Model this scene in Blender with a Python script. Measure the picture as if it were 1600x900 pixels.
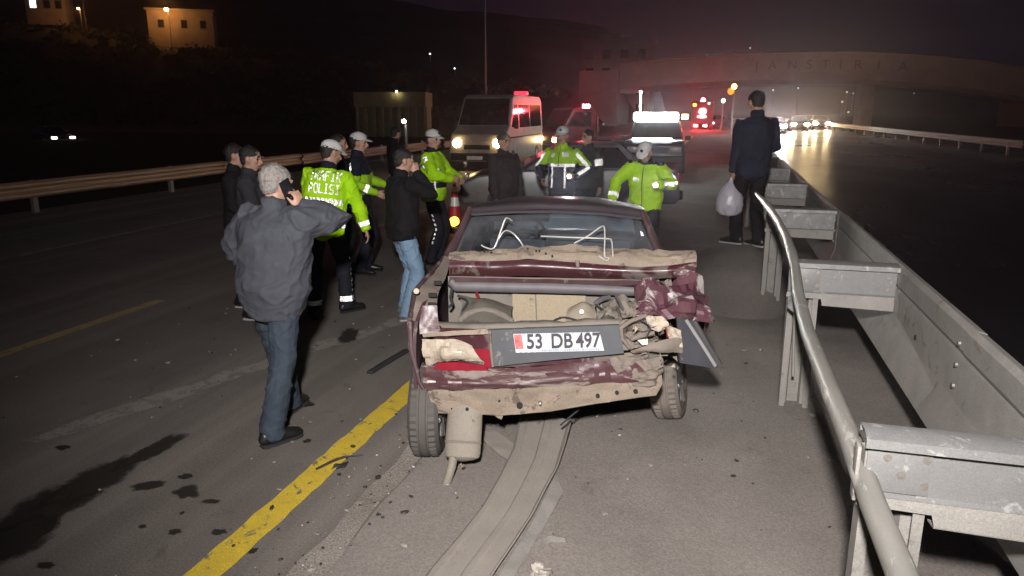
import bpy, bmesh, math, random
from mathutils import Vector, Matrix, noise, geometry
from mathutils.bvhtree import BVHTree
R = math.radians
PI = math.pi
random.seed(7)
for o in list(bpy.data.objects): bpy.data.objects.remove(o)
sc = bpy.context.scene
COL = sc.collection

# ---------------------------------------------------------------- camera
cam_d = bpy.data.cameras.new('camera')
cam = bpy.data.objects.new('camera', cam_d); COL.objects.link(cam)
cam_d.sensor_width = 36.0
cam_d.lens = 36.0 * 1155.0 / 1600.0
cam_d.clip_start = 0.05
cam_d.clip_end = 6000.0
YAW, PITCH = R(15.5185), R(13.627)
cam.location = (0, 0, 2.08)
cam.rotation_euler = (PI / 2 - PITCH, 0, YAW)
sc.camera = cam

# ---------------------------------------------------------------- night sky
w = bpy.data.worlds.new('World'); sc.world = w; w.use_nodes = True
nt = w.node_tree; nt.nodes.clear()
sky = nt.nodes.new('ShaderNodeTexSky'); sky.sky_type = 'NISHITA'; sky.sun_disc = False
sky.sun_elevation = R(-4.0); sky.sun_rotation = R(200)
mixc = nt.nodes.new('ShaderNodeMix'); mixc.data_type = 'RGBA'; mixc.inputs[0].default_value = 0.55
mixc.inputs[7].default_value = (0.085, 0.050, 0.095, 1)
nt.links.new(sky.outputs[0], mixc.inputs[6])
bg = nt.nodes.new('ShaderNodeBackground'); bg.inputs['Strength'].default_value = 0.15
wo = nt.nodes.new('ShaderNodeOutputWorld')
nt.links.new(mixc.outputs[2], bg.inputs[0]); nt.links.new(bg.outputs[0], wo.inputs[0])

def light(name, kind, loc, energy, color=(1, 1, 1), radius=0.05, target=None, size=None, blend=0.5):
    d = bpy.data.lights.new(name, kind); d.energy = energy; d.color = color
    if kind in ('POINT', 'SPOT'): d.shadow_soft_size = radius
    o = bpy.data.objects.new(name, d); COL.objects.link(o); o.location = loc
    if kind == 'SPOT':
        d.spot_size = size; d.spot_blend = blend
    if target is not None:
        o.rotation_euler = (Vector(target) - Vector(loc)).to_track_quat('-Z', 'Y').to_euler()
    return o
# faint moonlight
sun_d = bpy.data.lights.new('moon', 'SUN'); sun_d.energy = 0.01; sun_d.angle = R(0.5); sun_d.color = (0.8, 0.85, 1)
sun_o = bpy.data.objects.new('moon', sun_d); COL.objects.link(sun_o); sun_o.rotation_euler = (R(40), 0, R(160))
# the photographer's work lamp, held up behind the camera: the lamp that makes the reflective tape flare
light('work_lamp', 'SPOT', (-0.03, -0.45, 2.75), 2650, (1.0, 0.955, 0.935), 0.09, (-1.25, 10.0, 1.0), R(101), 1.0)

sc.view_settings.view_transform = 'Standard'
sc.view_settings.look = 'None'
sc.view_settings.exposure = 0.0
sc.view_settings.gamma = 1.0
sc.view_settings.use_curve_mapping = False
cy = sc.cycles
cy.use_denoising = True
cy.max_bounces = 8; cy.diffuse_bounces = 2; cy.glossy_bounces = 6; cy.transmission_bounces = 6
cy.transparent_max_bounces = 12; cy.volume_bounces = 0
cy.sample_clamp_indirect = 8.0
cy.caustics_reflective = False; cy.caustics_refractive = False
cy.use_light_tree = True

# ---------------------------------------------------------------- materials
MATS = {}
def _n(nt, t, **kw):
    n = nt.nodes.new(t)
    for k, v in kw.items(): setattr(n, k, v)
    return n
def mat(name, c1, c2=None, rough=0.6, metal=0.0, scale=6.0, contrast=0.5, bump=0.0, bscale=60.0, c3=None, c3amt=0.35, c3scale=3.0,
        stretch=(1, 1, 1), rvar=0.0, spec=0.5, coat=0.0, fine=0.0):
    """Principled surface: c1/c2 mottled by noise, c3 as sharp-edged wear, fine relief by bump."""
    if name in MATS: return MATS[name]
    m = bpy.data.materials.new(name); m.use_nodes = True
    nt = m.node_tree; b = nt.nodes['Principled BSDF']; L = nt.links.new
    tc = _n(nt, 'ShaderNodeTexCoord'); mp = _n(nt, 'ShaderNodeMapping')
    mp.inputs['Scale'].default_value = stretch
    L(tc.outputs['Object'], mp.inputs['Vector'])
    c2 = c2 or tuple(x * 0.8 for x in c1)
    no = _n(nt, 'ShaderNodeTexNoise'); no.inputs['Scale'].default_value = scale; no.inputs['Detail'].default_value = 6
    no.inputs['Roughness'].default_value = 0.62
    L(mp.outputs[0], no.inputs['Vector'])
    rp = _n(nt, 'ShaderNodeMapRange'); rp.inputs[1].default_value = 0.5 - 0.28 * contrast * 1.2; rp.inputs[2].default_value = 0.5 + 0.28 * contrast * 1.2
    L(no.outputs['Fac'], rp.inputs[0])
    mx = _n(nt, 'ShaderNodeMix', data_type='RGBA')
    mx.inputs[6].default_value = (*c1, 1); mx.inputs[7].default_value = (*c2, 1)
    L(rp.outputs[0], mx.inputs[0]); out = mx.outputs[2]
    if c3:
        n3 = _n(nt, 'ShaderNodeTexNoise'); n3.inputs['Scale'].default_value = c3scale; n3.inputs['Detail'].default_value = 9
        n3.inputs['Roughness'].default_value = 0.7; n3.inputs['Distortion'].default_value = 0.6
        L(mp.outputs[0], n3.inputs['Vector'])
        r3 = _n(nt, 'ShaderNodeMapRange'); th = 0.68 - 0.36 * c3amt
        r3.inputs[1].default_value = th; r3.inputs[2].default_value = th + 0.05
        L(n3.outputs['Fac'], r3.inputs[0])
        m3 = _n(nt, 'ShaderNodeMix', data_type='RGBA'); m3.inputs[7].default_value = (*c3, 1)
        L(r3.outputs[0], m3.inputs[0]); L(out, m3.inputs[6]); out = m3.outputs[2]
    if fine:
        nf = _n(nt, 'ShaderNodeTexNoise'); nf.inputs['Scale'].default_value = 170; nf.inputs['Detail'].default_value = 3
        L(tc.outputs['Object'], nf.inputs['Vector'])
        rf = _n(nt, 'ShaderNodeMapRange'); rf.inputs[1].default_value = 0.3; rf.inputs[2].default_value = 0.7
        rf.inputs[3].default_value = 1 - fine; rf.inputs[4].default_value = 1 + fine
        L(nf.outputs['Fac'], rf.inputs[0])
        mf = _n(nt, 'ShaderNodeVectorMath', operation='SCALE'); L(out, mf.inputs[0]); L(rf.outputs[0], mf.inputs['Scale']); out = mf.outputs[0]
    L(out, b.inputs['Base Color'])
    b.inputs['Roughness'].default_value = rough; b.inputs['Metallic'].default_value = metal
    b.inputs['Specular IOR Level'].default_value = spec; b.inputs['Coat Weight'].default_value = coat
    if rvar:
        rr = _n(nt, 'ShaderNodeMapRange'); rr.inputs[3].default_value = max(0.03, rough - rvar); rr.inputs[4].default_value = min(1, rough + rvar)
        rr.inputs[1].default_value = 0.3; rr.inputs[2].default_value = 0.7
        L(no.outputs['Fac'], rr.inputs[0]); L(rr.outputs[0], b.inputs['Roughness'])
    if bump:
        nb = _n(nt, 'ShaderNodeTexNoise'); nb.inputs['Scale'].default_value = bscale; nb.inputs['Detail'].default_value = 5
        L(tc.outputs['Object'], nb.inputs['Vector'])
        bp = _n(nt, 'ShaderNodeBump'); bp.inputs['Strength'].default_value = bump; bp.inputs['Distance'].default_value = 0.02
        L(nb.outputs['Fac'], bp.inputs['Height']); L(bp.outputs[0], b.inputs['Normal'])
    MATS[name] = m
    return m
def emit(name, color, strength):
    if name in MATS: return MATS[name]
    m = bpy.data.materials.new(name); m.use_nodes = True
    b = m.node_tree.nodes['Principled BSDF']
    b.inputs['Base Color'].default_value = (*[min(0.8, x) for x in color], 1)
    b.inputs['Emission Color'].default_value = (*color, 1); b.inputs['Emission Strength'].default_value = strength
    MATS[name] = m; return m
def glass(name, tint=(0.75, 0.85, 0.9), mixf=0.22, rough=0.04, dust=0.0, trans=False):
    if name in MATS: return MATS[name]
    m = bpy.data.materials.new(name); m.use_nodes = True; nt = m.node_tree; nt.nodes.clear(); L = nt.links.new
    o = _n(nt, 'ShaderNodeOutputMaterial'); t = _n(nt, 'ShaderNodeBsdfTransparent'); g = _n(nt, 'ShaderNodeBsdfGlossy')
    t.inputs[0].default_value = (*tint, 1); g.inputs['Roughness'].default_value = rough
    fr = _n(nt, 'ShaderNodeFresnel'); fr.inputs[0].default_value = 1.5
    mx = _n(nt, 'ShaderNodeMixShader'); L(fr.outputs[0], mx.inputs[0]); L(t.outputs[0], mx.inputs[1]); L(g.outputs[0], mx.inputs[2])
    out = mx.outputs[0]
    if dust:
        d = _n(nt, 'ShaderNodeBsdfTranslucent' if trans else 'ShaderNodeBsdfDiffuse'); d.inputs[0].default_value = (0.5, 0.58, 0.66, 1) if trans else (0.45, 0.45, 0.47, 1)
        tc = _n(nt, 'ShaderNodeTexCoord'); no = _n(nt, 'ShaderNodeTexNoise'); no.inputs['Scale'].default_value = 3.5; no.inputs['Detail'].default_value = 7
        L(tc.outputs['Object'], no.inputs['Vector'])
        rp = _n(nt, 'ShaderNodeMapRange'); rp.inputs[1].default_value = 0.3; rp.inputs[2].default_value = 0.75; rp.inputs[4].default_value = dust * 2
        L(no.outputs['Fac'], rp.inputs[0])
        m2 = _n(nt, 'ShaderNodeMixShader'); L(rp.outputs[0], m2.inputs[0]); L(out, m2.inputs[1]); L(d.outputs[0], m2.inputs[2]); out = m2.outputs[0]
    L(out, o.inputs[0]); MATS[name] = m; return m

# ---------------------------------------------------------------- mesh helpers
class MB:
    """collects shapes and links them as one mesh object"""
    def __init__(s): s.bm = bmesh.new()
    def box(s, c, d, bev=0.0, rot=None, mi=0):
        vs = bmesh.ops.create_cube(s.bm, size=1.0)['verts']
        bmesh.ops.scale(s.bm, vec=d, verts=vs)
        if bev:
            es = list({e for v in vs for e in v.link_edges})
            r = bmesh.ops.bevel(s.bm, geom=es, offset=bev, segments=2, affect='EDGES', profile=0.6)
            vs = list({v for f in r['faces'] for v in f.verts} | {v for v in vs if v.is_valid})
        if rot is not None: bmesh.ops.rotate(s.bm, cent=(0, 0, 0), matrix=rot, verts=vs)
        bmesh.ops.translate(s.bm, vec=c, verts=vs)
        return s
    def tube(s, pts, rad, seg=8, hint=(1, 0, 0), cap=True, dome=True):
        pts = [Vector(p) for p in pts]; n = len(pts); rings = []
        hint = Vector(hint)
        for i, p in enumerate(pts):
            t = (pts[min(i + 1, n - 1)] - pts[max(i - 1, 0)])
            t = t.normalized() if t.length > 1e-9 else Vector((0, 0, 1))
            h = hint - t * hint.dot(t)
            if h.length < 1e-3: h = Vector((0, 1, 0)) - t * t.y
            if h.length < 1e-3: h = Vector((0, 0, 1)) - t * t.z
            a = h.normalized(); b = t.cross(a)
            r = rad[i] if isinstance(rad, list) else rad
            ra, rb = r if isinstance(r, (list, tuple)) else (r, r)
            rings.append([s.bm.verts.new(p + a * (ra * math.cos(2 * PI * k / seg)) + b * (rb * math.sin(2 * PI * k / seg))) for k in range(seg)])
        for i in range(n - 1):
            A, B = rings[i], rings[i + 1]
            for k in range(seg):
                s.bm.faces.new((A[k], A[(k + 1) % seg], B[(k + 1) % seg], B[k]))
        if cap:
            for idx, ring in ((0, rings[0]), (-1, rings[-1])):
                if dome:
                    q = pts[idx]; other = pts[1] if idx == 0 else pts[-2]
                    r = rad[idx] if isinstance(rad, list) else rad
                    rr = min(r) if isinstance(r, (list, tuple)) else r
                    dv = (q - other); dv = dv.normalized() * rr * 0.5 if dv.length > 0 else Vector()
                    v = s.bm.verts.new(q + dv)
                    for k in range(seg):
                        a, b = ring[k], ring[(k + 1) % seg]
                        s.bm.faces.new((b, a, v) if idx == 0 else (a, b, v))
                else:
                    s.bm.faces.new(ring[::-1] if idx == 0 else ring)
        return s
    def disc(s, c, normal, r, th=0.01, seg=16):
        n = Vector(normal).normalized(); c = Vector(c)
        hint = (1, 0, 0) if abs(n.x) < 0.9 else (0, 1, 0)
        return s.tube([c - n * th / 2, c + n * th / 2], r, seg, hint, True, False)
    def prism(s, outline, x0, x1, bev=0.0, seg=2, taper=None):
        """outline of (y, z) points extruded along x; taper(y, z, x) -> x"""
        A = [s.bm.verts.new((x0, y, z)) for y, z in outline]; B = [s.bm.verts.new((x1, y, z)) for y, z in outline]
        fs = [s.bm.faces.new(A), s.bm.faces.new(B[::-1])]; n = len(A)
        for i in range(n): fs.append(s.bm.faces.new((A[i], B[i], B[(i + 1) % n], A[(i + 1) % n])))
        if taper:
            for v in A + B: v.co.x = taper(v.co.y, v.co.z, v.co.x)
        bmesh.ops.recalc_face_normals(s.bm, faces=fs)
        if bev:
            es = list({e for f in fs for e in f.edges})
            bmesh.ops.bevel(s.bm, geom=es, offset=bev, segments=seg, affect='EDGES', profile=0.6, clamp_overlap=True)
        return s
    def poly(s, pts, th=0.004, normal=None):
        """a sheet of given outline and thickness"""
        P = [Vector(p) for p in pts]
        if normal is None: normal = geometry.normal(*P[:4]) if len(P) >= 4 else geometry.normal(*P)
        nv = Vector(normal).normalized() * th
        A = [s.bm.verts.new(p) for p in P]; B = [s.bm.verts.new(p - nv) for p in P]; n = len(P)
        fs = [s.bm.faces.new(A), s.bm.faces.new(B[::-1])]
        for i in range(n): fs.append(s.bm.faces.new((A[i], B[i], B[(i + 1) % n], A[(i + 1) % n])))
        bmesh.ops.recalc_face_normals(s.bm, faces=fs)
        return s
    def patch(s, net, nu=12, nv=12, th=0.004, amp=0.0, freq=5.0, ridge=0.0, seed=0.0, smooth=True, out=None, edge=True):
        """sheet through a net of control points, crumpled by noise along its normal"""
        net = [[Vector(p) for p in row] for row in net]
        def cr(P, t):
            n = len(P) - 1
            if n == 0: return P[0]
            x = t * n; i = min(int(x), n - 1); f = x - i
            if not smooth or n < 2: return P[i].lerp(P[i + 1], f)
            p0 = P[i - 1] if i > 0 else P[i] * 2 - P[i + 1]; p1, p2 = P[i], P[i + 1]; p3 = P[i + 2] if i + 2 <= n else P[i + 1] * 2 - P[i]
            return 0.5 * ((2 * p1) + (p2 - p0) * f + (2 * p0 - 5 * p1 + 4 * p2 - p3) * f * f + (3 * p1 - p0 - 3 * p2 + p3) * f ** 3)
        G = [[cr([cr(row, iu / nu) for row in net], iv / nv) for iu in range(nu + 1)] for iv in range(nv + 1)]
        def nrm(i, j):
            a = G[i][min(j + 1, nu)] - G[i][max(j - 1, 0)]; b = G[min(i + 1, nv)][j] - G[max(i - 1, 0)][j]
            c = a.cross(b); return c.normalized() if c.length > 1e-12 else Vector((0, 0, 1))
        N = [[nrm(i, j) for j in range(nu + 1)] for i in range(nv + 1)]
        if ridge >= 0.015: s.crease = 10
        sd = Vector((seed * 13.7, seed * 7.1, seed * 3.3))
        if amp or ridge:
            H = [[p + n * (amp * noise.fractal(p * freq + sd, 1.0, 2.0, 4) + ridge * (0.5 - abs(noise.noise(p * freq * 0.9 + sd * 2)) * 2.2) + 0.35 * ridge * (0.5 - abs(noise.noise(p * freq * 2.6 + sd * 3)) * 2))
                  for p, n in zip(gr, nr)] for gr, nr in zip(G, N)]
            G = H
        T = [[s.bm.verts.new(p) for p in row] for row in G]
        Bk = [[s.bm.verts.new(p - n * th) for p, n in zip(gr, nr)] for gr, nr in zip(G, N)]
        fs = []
        for i in range(nv):
            for j in range(nu):
                fs.append(s.bm.faces.new((T[i][j], T[i][j + 1], T[i + 1][j + 1], T[i + 1][j])))
                fs.append(s.bm.faces.new((Bk[i][j], Bk[i + 1][j], Bk[i + 1][j + 1], Bk[i][j + 1])))
        for j in range(nu):
            fs.append(s.bm.faces.new((T[0][j + 1], T[0][j], Bk[0][j], Bk[0][j + 1]))); fs.append(s.bm.faces.new((T[nv][j], T[nv][j + 1], Bk[nv][j + 1], Bk[nv][j])))
        for i in range(nv):
            fs.append(s.bm.faces.new((T[i][0], T[i + 1][0], Bk[i + 1][0], Bk[i][0]))); fs.append(s.bm.faces.new((T[i + 1][nu], T[i][nu], Bk[i][nu], Bk[i + 1][nu])))
        return s
    def build(s, name, m, parent=None, shade=True, loc=None, rot=None, angle=None):
        if angle is None: angle = getattr(s, 'crease', 40)
        me = bpy.data.meshes.new(name)
        bmesh.ops.recalc_face_normals(s.bm, faces=s.bm.faces[:])
        s.bm.to_mesh(me); s.bm.free()
        for mm in (m if isinstance(m, (list, tuple)) else [m]): me.materials.append(mm)
        o = bpy.data.objects.new(name, me); COL.objects.link(o)
        if shade:
            me.shade_smooth()
            me.set_sharp_from_angle(angle=R(angle))
        if parent is not None: o.parent = parent
        if loc is not None: o.location = loc
        if rot is not None: o.rotation_euler = rot
        return o
def tag(o, label=None, cat=None, group=None, kind=None):
    if label: o['label'] = label
    if cat: o['category'] = cat
    if group: o['group'] = group
    if kind: o['kind'] = kind
    return o
def empty(name, loc=(0, 0, 0), rz=0.0):
    o = bpy.data.objects.new(name, None); COL.objects.link(o); o.location = loc; o.rotation_euler = (0, 0, rz); o.empty_display_size = 0.2
    return o
def copy_tree(o, parent=None):
    c = o.copy(); COL.objects.link(c); c.parent = parent
    for ch in [x for x in bpy.data.objects if x.parent == o]: copy_tree(ch, c)
    return c
def text_mesh(name, body, size, m, parent, loc, rot, depth=0.002, xscale=1.0, bold=0.0, align='CENTER'):
    cu = bpy.data.curves.new(name, 'FONT'); cu.body = body; cu.size = size; cu.extrude = depth; cu.offset = bold
    cu.align_x = align; cu.align_y = 'CENTER'
    t = bpy.data.objects.new(name, cu); COL.objects.link(t)
    dg = bpy.context.evaluated_depsgraph_get()
    me = bpy.data.meshes.new_from_object(t.evaluated_get(dg)); bpy.data.objects.remove(t)
    me.materials.clear(); me.materials.append(m)
    o = bpy.data.objects.new(name, me); COL.objects.link(o); o.parent = parent; o.location = loc; o.rotation_euler = rot; o.scale = (xscale, 1, 1)
    return o

# ---------------------------------------------------------------- ground, roads, markings
def ground_mat(name, ca, cb, cc, spec_amt, rough, lane=(3.0, 0.06, 1), fine=0.35, bump=0.35, wet=0.0):
    m = bpy.data.materials.new(name); m.use_nodes = True; nt = m.node_tree; b = nt.nodes['Principled BSDF']; L = nt.links.new
    tc = _n(nt, 'ShaderNodeTexCoord')
    def nz(scale, det, st=(1, 1, 1), rgh=0.6, dist=0.0):
        mp = _n(nt, 'ShaderNodeMapping'); mp.inputs['Scale'].default_value = st; L(tc.outputs['Object'], mp.inputs['Vector'])
        n = _n(nt, 'ShaderNodeTexNoise'); n.inputs['Scale'].default_value = scale; n.inputs['Detail'].default_value = det; n.inputs['Roughness'].default_value = rgh
        n.inputs['Distortion'].default_value = dist
        L(mp.outputs[0], n.inputs['Vector']); return n.outputs['Fac']
    def rng(src, a, b_, lo=0, hi=1):
        r = _n(nt, 'ShaderNodeMapRange'); r.inputs[1].default_value = a; r.inputs[2].default_value = b_; r.inputs[3].default_value = lo; r.inputs[4].default_value = hi
        L(src, r.inputs[0]); return r.outputs[0]
    def mix(f, a, b_):
        x = _n(nt, 'ShaderNodeMix', data_type='RGBA'); L(f, x.inputs[0])
        for s_, i in ((a, 6), (b_, 7)):
            if isinstance(s_, tuple): x.inputs[i].default_value = (*s_, 1)
            else: L(s_, x.inputs[i])
        return x.outputs[2]
    big = rng(nz(0.9, 7), 0.36, 0.66)
    col = mix(big, ca, cb)
    band = rng(nz(0.8, 6, lane, 0.55, 0.3), 0.46, 0.70)
    col = mix(band, col, cc)
    blot = rng(nz(2.6, 8, (1, 1, 1), 0.7, 0.5), 0.60, 0.68, 0, 0.5)
    col = mix(blot, col, tuple(x * 0.55 for x in ca))
    sp = rng(nz(90, 4, (1, 1, 1), 0.75), 0.32, 0.70, 1 - fine, 1 + fine)
    sv = _n(nt, 'ShaderNodeVectorMath', operation='SCALE'); L(col, sv.inputs[0]); L(sp, sv.inputs['Scale'])
    vo = _n(nt, 'ShaderNodeTexVoronoi'); vo.inputs['Scale'].default_value = 55; L(tc.outputs['Object'], vo.inputs['Vector'])
    st = rng(vo.outputs['Distance'], 0.06, 0.12, 0.55, 0.0)
    wn = rng(nz(7, 2), 0.52, 0.6)
    mu = _n(nt, 'ShaderNodeMath', operation='MULTIPLY'); L(st, mu.inputs[0]); L(wn, mu.inputs[1])
    fin = mix(mu.outputs[0], sv.outputs[0], tuple(min(0.6, x * 2.1) for x in cb))
    L(fin, b.inputs['Base Color'])
    if wet:
        L(rng(nz(0.35, 5, (1, 0.3, 1)), 0.35, 0.65, max(0.05, rough - wet), rough), b.inputs['Roughness'])
    else: b.inputs['Roughness'].default_value = rough
    b.inputs['Specular IOR Level'].default_value = spec_amt
    bp = _n(nt, 'ShaderNodeBump'); bp.inputs['Strength'].default_value = bump; bp.inputs['Distance'].default_value = 0.012
    L(nz(75, 5, (1, 1, 1), 0.7), bp.inputs['Height']); L(bp.outputs[0], b.inputs['Normal'])
    MATS[name] = m; return m
m_asph = ground_mat('old_asphalt', (0.125, 0.110, 0.098), (0.165, 0.145, 0.128), (0.205, 0.180, 0.158), 0.25, 0.85)
m_dust = ground_mat('dusty_shoulder', (0.178, 0.157, 0.143), (0.250, 0.222, 0.200), (0.220, 0.194, 0.174), 0.1, 0.95, (1.6, 0.25, 1), 0.30, 0.5)
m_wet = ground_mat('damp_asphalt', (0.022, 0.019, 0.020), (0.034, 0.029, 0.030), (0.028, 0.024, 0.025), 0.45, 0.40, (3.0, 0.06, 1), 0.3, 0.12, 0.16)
m_earth = ground_mat('dark_earth', (0.030, 0.026, 0.020), (0.05, 0.042, 0.032), (0.036, 0.036, 0.024), 0.1, 0.95, (1, 1, 1), 0.3, 0.5)
m_rubble = ground_mat('gravel_edge', (0.24, 0.21, 0.185), (0.32, 0.285, 0.25), (0.19, 0.165, 0.14), 0.1, 0.95, (1, 1, 1), 0.5, 0.8)

def sheet(name, x0, x1, y0, y1, z, m, ny=1, jl=0.0, jr=0.0, kind='structure', label=None, parent=None, fr=0.7):
    mb = MB(); L_ = []; R_ = []
    ys = [y0 + (y1 - y0) * i / ny for i in range(ny + 1)]
    for y in ys:
        a = x0 + jl * (noise.noise((y * fr, x0, 1.3)) + 0.6 * noise.noise((y * fr * 4, x0, 7.7)))
        b = x1 + jr * (noise.noise((y * fr, x1, 4.3)) + 0.6 * noise.noise((y * fr * 4, x1, 2.7)))
        L_.append(mb.bm.verts.new((a, y, z))); R_.append(mb.bm.verts.new((b, y, z)))
    for i in range(ny): mb.bm.faces.new((L_[i], R_[i], R_[i + 1], L_[i + 1]))
    o = mb.build(name, m, parent, shade=False)
    if kind: o['kind'] = kind
    return o
sheet('ground', -700, 800, -60, 900, -0.03, m_earth)
road = sheet('road', -13.9, -1.2, -25, 140, 0.0, m_asph)
shoulder = sheet('shoulder', -1.66, 1.72, -25, 140, 0.006, m_dust, 420, 0.10, 0.10)
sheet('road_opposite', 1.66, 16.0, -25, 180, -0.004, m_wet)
sheet('gravel_verge', -1.80, -1.62, -3, 14, 0.010, m_rubble, 170, 0.10, 0.07, parent=None)

m_yel = mat('worn_yellow_paint', (0.64, 0.46, 0.03), (0.46, 0.32, 0.04), rough=0.75, scale=9, contrast=0.9, c3=(0.16, 0.135, 0.09), c3amt=0.28, c3scale=11, bump=0.2, fine=0.3)
m_lane = mat('worn_lane_paint', (0.36, 0.27, 0.12), (0.28, 0.22, 0.12), rough=0.8, scale=5, c3=(0.10, 0.09, 0.08), c3amt=0.3, c3scale=8, fine=0.3)
m_edge = mat('faded_edge_paint', (0.24, 0.22, 0.20), (0.16, 0.15, 0.13), rough=0.8, scale=4, c3=(0.10, 0.09, 0.08), c3amt=0.4, c3scale=6, fine=0.3)
sheet('edge_line', -2.245, -2.075, -5, 60, 0.005, m_yel, 900, 0.012, 0.012, fr=9)
for k in range(-1, 8):
    sheet('lane_dash', -5.985, -5.845, 2.6 + 8.05 * k, 6.65 + 8.05 * k, 0.005, m_lane, 60, 0.008, 0.008, fr=6)
sheet('far_edge_line', -9.83, -9.69, -5, 80, 0.005, m_edge, 300, 0.01, 0.01, fr=6)
m_drag = mat('drag_mark', (0.24, 0.21, 0.185), (0.19, 0.17, 0.15), rough=0.95, scale=7, contrast=0.8, c3=(0.15, 0.132, 0.115), c3amt=0.5, c3scale=9, fine=0.35)
# pale scuff the sliding car left across the lane
mb = MB(); P = [(-4.188, 3.39, 0.0), (-3.946, 3.998, 0.0), (-3.695, 4.736, 0.0), (-3.447, 5.466, 0.0), (-3.08, 6.386, 0.0), (-3.023, 6.887, 0.0)]
for a, b in zip(P, P[1:]):
    for q in range(10):
        t0, t1 = q / 10, (q + 1) / 10
        vs = []
        for t in (t0, t1):
            x = a[0] + (b[0] - a[0]) * t; y = a[1] + (b[1] - a[1]) * t
            wl = 0.10 + 0.09 * noise.noise((x * 3, y * 3, 0.2)); wr = 0.10 + 0.10 * noise.noise((x * 3, y * 3, 5.2))
            vs += [(x - wl, y, 0.0035), (x + wr, y, 0.0035)]
        mb.bm.faces.new([mb.bm.verts.new(v) for v in (vs[0], vs[1], vs[3], vs[2])])
o = mb.build('scuff_mark', m_drag, road, shade=False)

# oil and water stains on the lane
m_oil = bpy.data.materials.new('oily_stain'); m_oil.use_nodes = True
_t = m_oil.node_tree; _b = _t.nodes['Principled BSDF']; _b.inputs['Base Color'].default_value = (0.030, 0.026, 0.022, 1); _b.inputs['Roughness'].default_value = 0.6; _b.inputs['Specular IOR Level'].default_value = 0.2
_at = _n(_t, 'ShaderNodeAttribute'); _at.attribute_name = 'soak'; _tc = _n(_t, 'ShaderNodeTexCoord'); _no = _n(_t, 'ShaderNodeTexNoise'); _no.inputs['Scale'].default_value = 14; _no.inputs['Detail'].default_value = 8; _no.inputs['Roughness'].default_value = 0.75
_t.links.new(_tc.outputs['Object'], _no.inputs['Vector'])
_ad = _n(_t, 'ShaderNodeMath', operation='MULTIPLY_ADD'); _ad.inputs[1].default_value = 1.5; _ad.inputs[2].default_value = -0.75; _t.links.new(_no.outputs['Fac'], _ad.inputs[0])
_su = _n(_t, 'ShaderNodeMath', operation='ADD'); _t.links.new(_at.outputs['Fac'], _su.inputs[0]); _t.links.new(_ad.outputs[0], _su.inputs[1])
_mr = _n(_t, 'ShaderNodeMapRange'); _mr.inputs[1].default_value = 0.18; _mr.inputs[2].default_value = 0.75; _mr.inputs[4].default_value = 0.88; _t.links.new(_su.outputs[0], _mr.inputs[0]); _t.links.new(_mr.outputs[0], _b.inputs['Alpha'])
def stain(cx, cy, rx, ry, rot, seed, z=0.0042, n=40):
    mb = MB(); c_, s_ = math.cos(rot), math.sin(rot); lay = mb.bm.verts.layers.float.new('soak'); rings = []
    for fr_, val in ((0.0, 1.0), (0.5, 1.0), (0.8, 0.55), (1.25, -0.25)):
        ring = []
        for k in range(n):
            a = 2 * PI * k / n
            q = 1 + 0.42 * noise.noise((math.cos(a) * 1.4 + seed * 5, math.sin(a) * 1.4, seed)) + 0.13 * noise.noise((math.cos(a) * 3 + seed * 3, math.sin(a) * 3, seed + 2))
            x, y = rx * q * fr_ * math.cos(a), ry * q * fr_ * math.sin(a)
            v = mb.bm.verts.new((cx + x * c_ - y * s_, cy + x * s_ + y * c_, z)); v[lay] = val; ring.append(v)
            if fr_ == 0.0: break
        rings.append(ring)
    for k in range(n): mb.bm.faces.new((rings[0][0], rings[1][k], rings[1][(k + 1) % n]))
    for A, B in zip(rings[1:], rings[2:]):
        for k in range(n): mb.bm.faces.new((A[k], B[k], B[(k + 1) % n], A[(k + 1) % n]))
    return mb.build('oil_stain', m_oil, road, shade=False)
for i, (px, py, rx, ry, rot) in enumerate([]): pass
STAINS = [(-3.34, 2.706, 0.2, 0.42, 0.05), (-3.35, 3.098, 0.14, 0.36, -0.05), (-3.309, 3.539, 0.08, 0.3, -0.1), (-3.262, 2.453, 0.16, 0.3, 0), (-3.011, 3.115, 0.1, 0.06, 0.5), (-2.752, 3.112, 0.1, 0.06, -0.4), (-2.878, 3.269, 0.05, 0.035, 0), (-2.535, 2.76, 0.035, 0.03, 0), (-2.32, 2.82, 0.04, 0.03, 0), (-2.728, 2.756, 0.025, 0.02, 0), (-2.76, 4.412, 0.06, 0.05, 0.4), (-2.055, 2.721, 0.02, 0.03, 0), (-3.881, 3.38, 0.06, 0.035, 0), (-3.263, 6.007, 0.1, 0.28, 0.3), (-2.443, 3.875, 0.03, 0.03, 0), (-2.548, 3.062, 0.05, 0.03, 0.2), (-2.917, 2.359, 0.05, 0.03, 0)]
for i, (x, y, rx, ry, rot) in enumerate(STAINS): stain(x, y, rx, ry, rot, i + 1.0, 0.0042 + 0.0001 * i)

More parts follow.
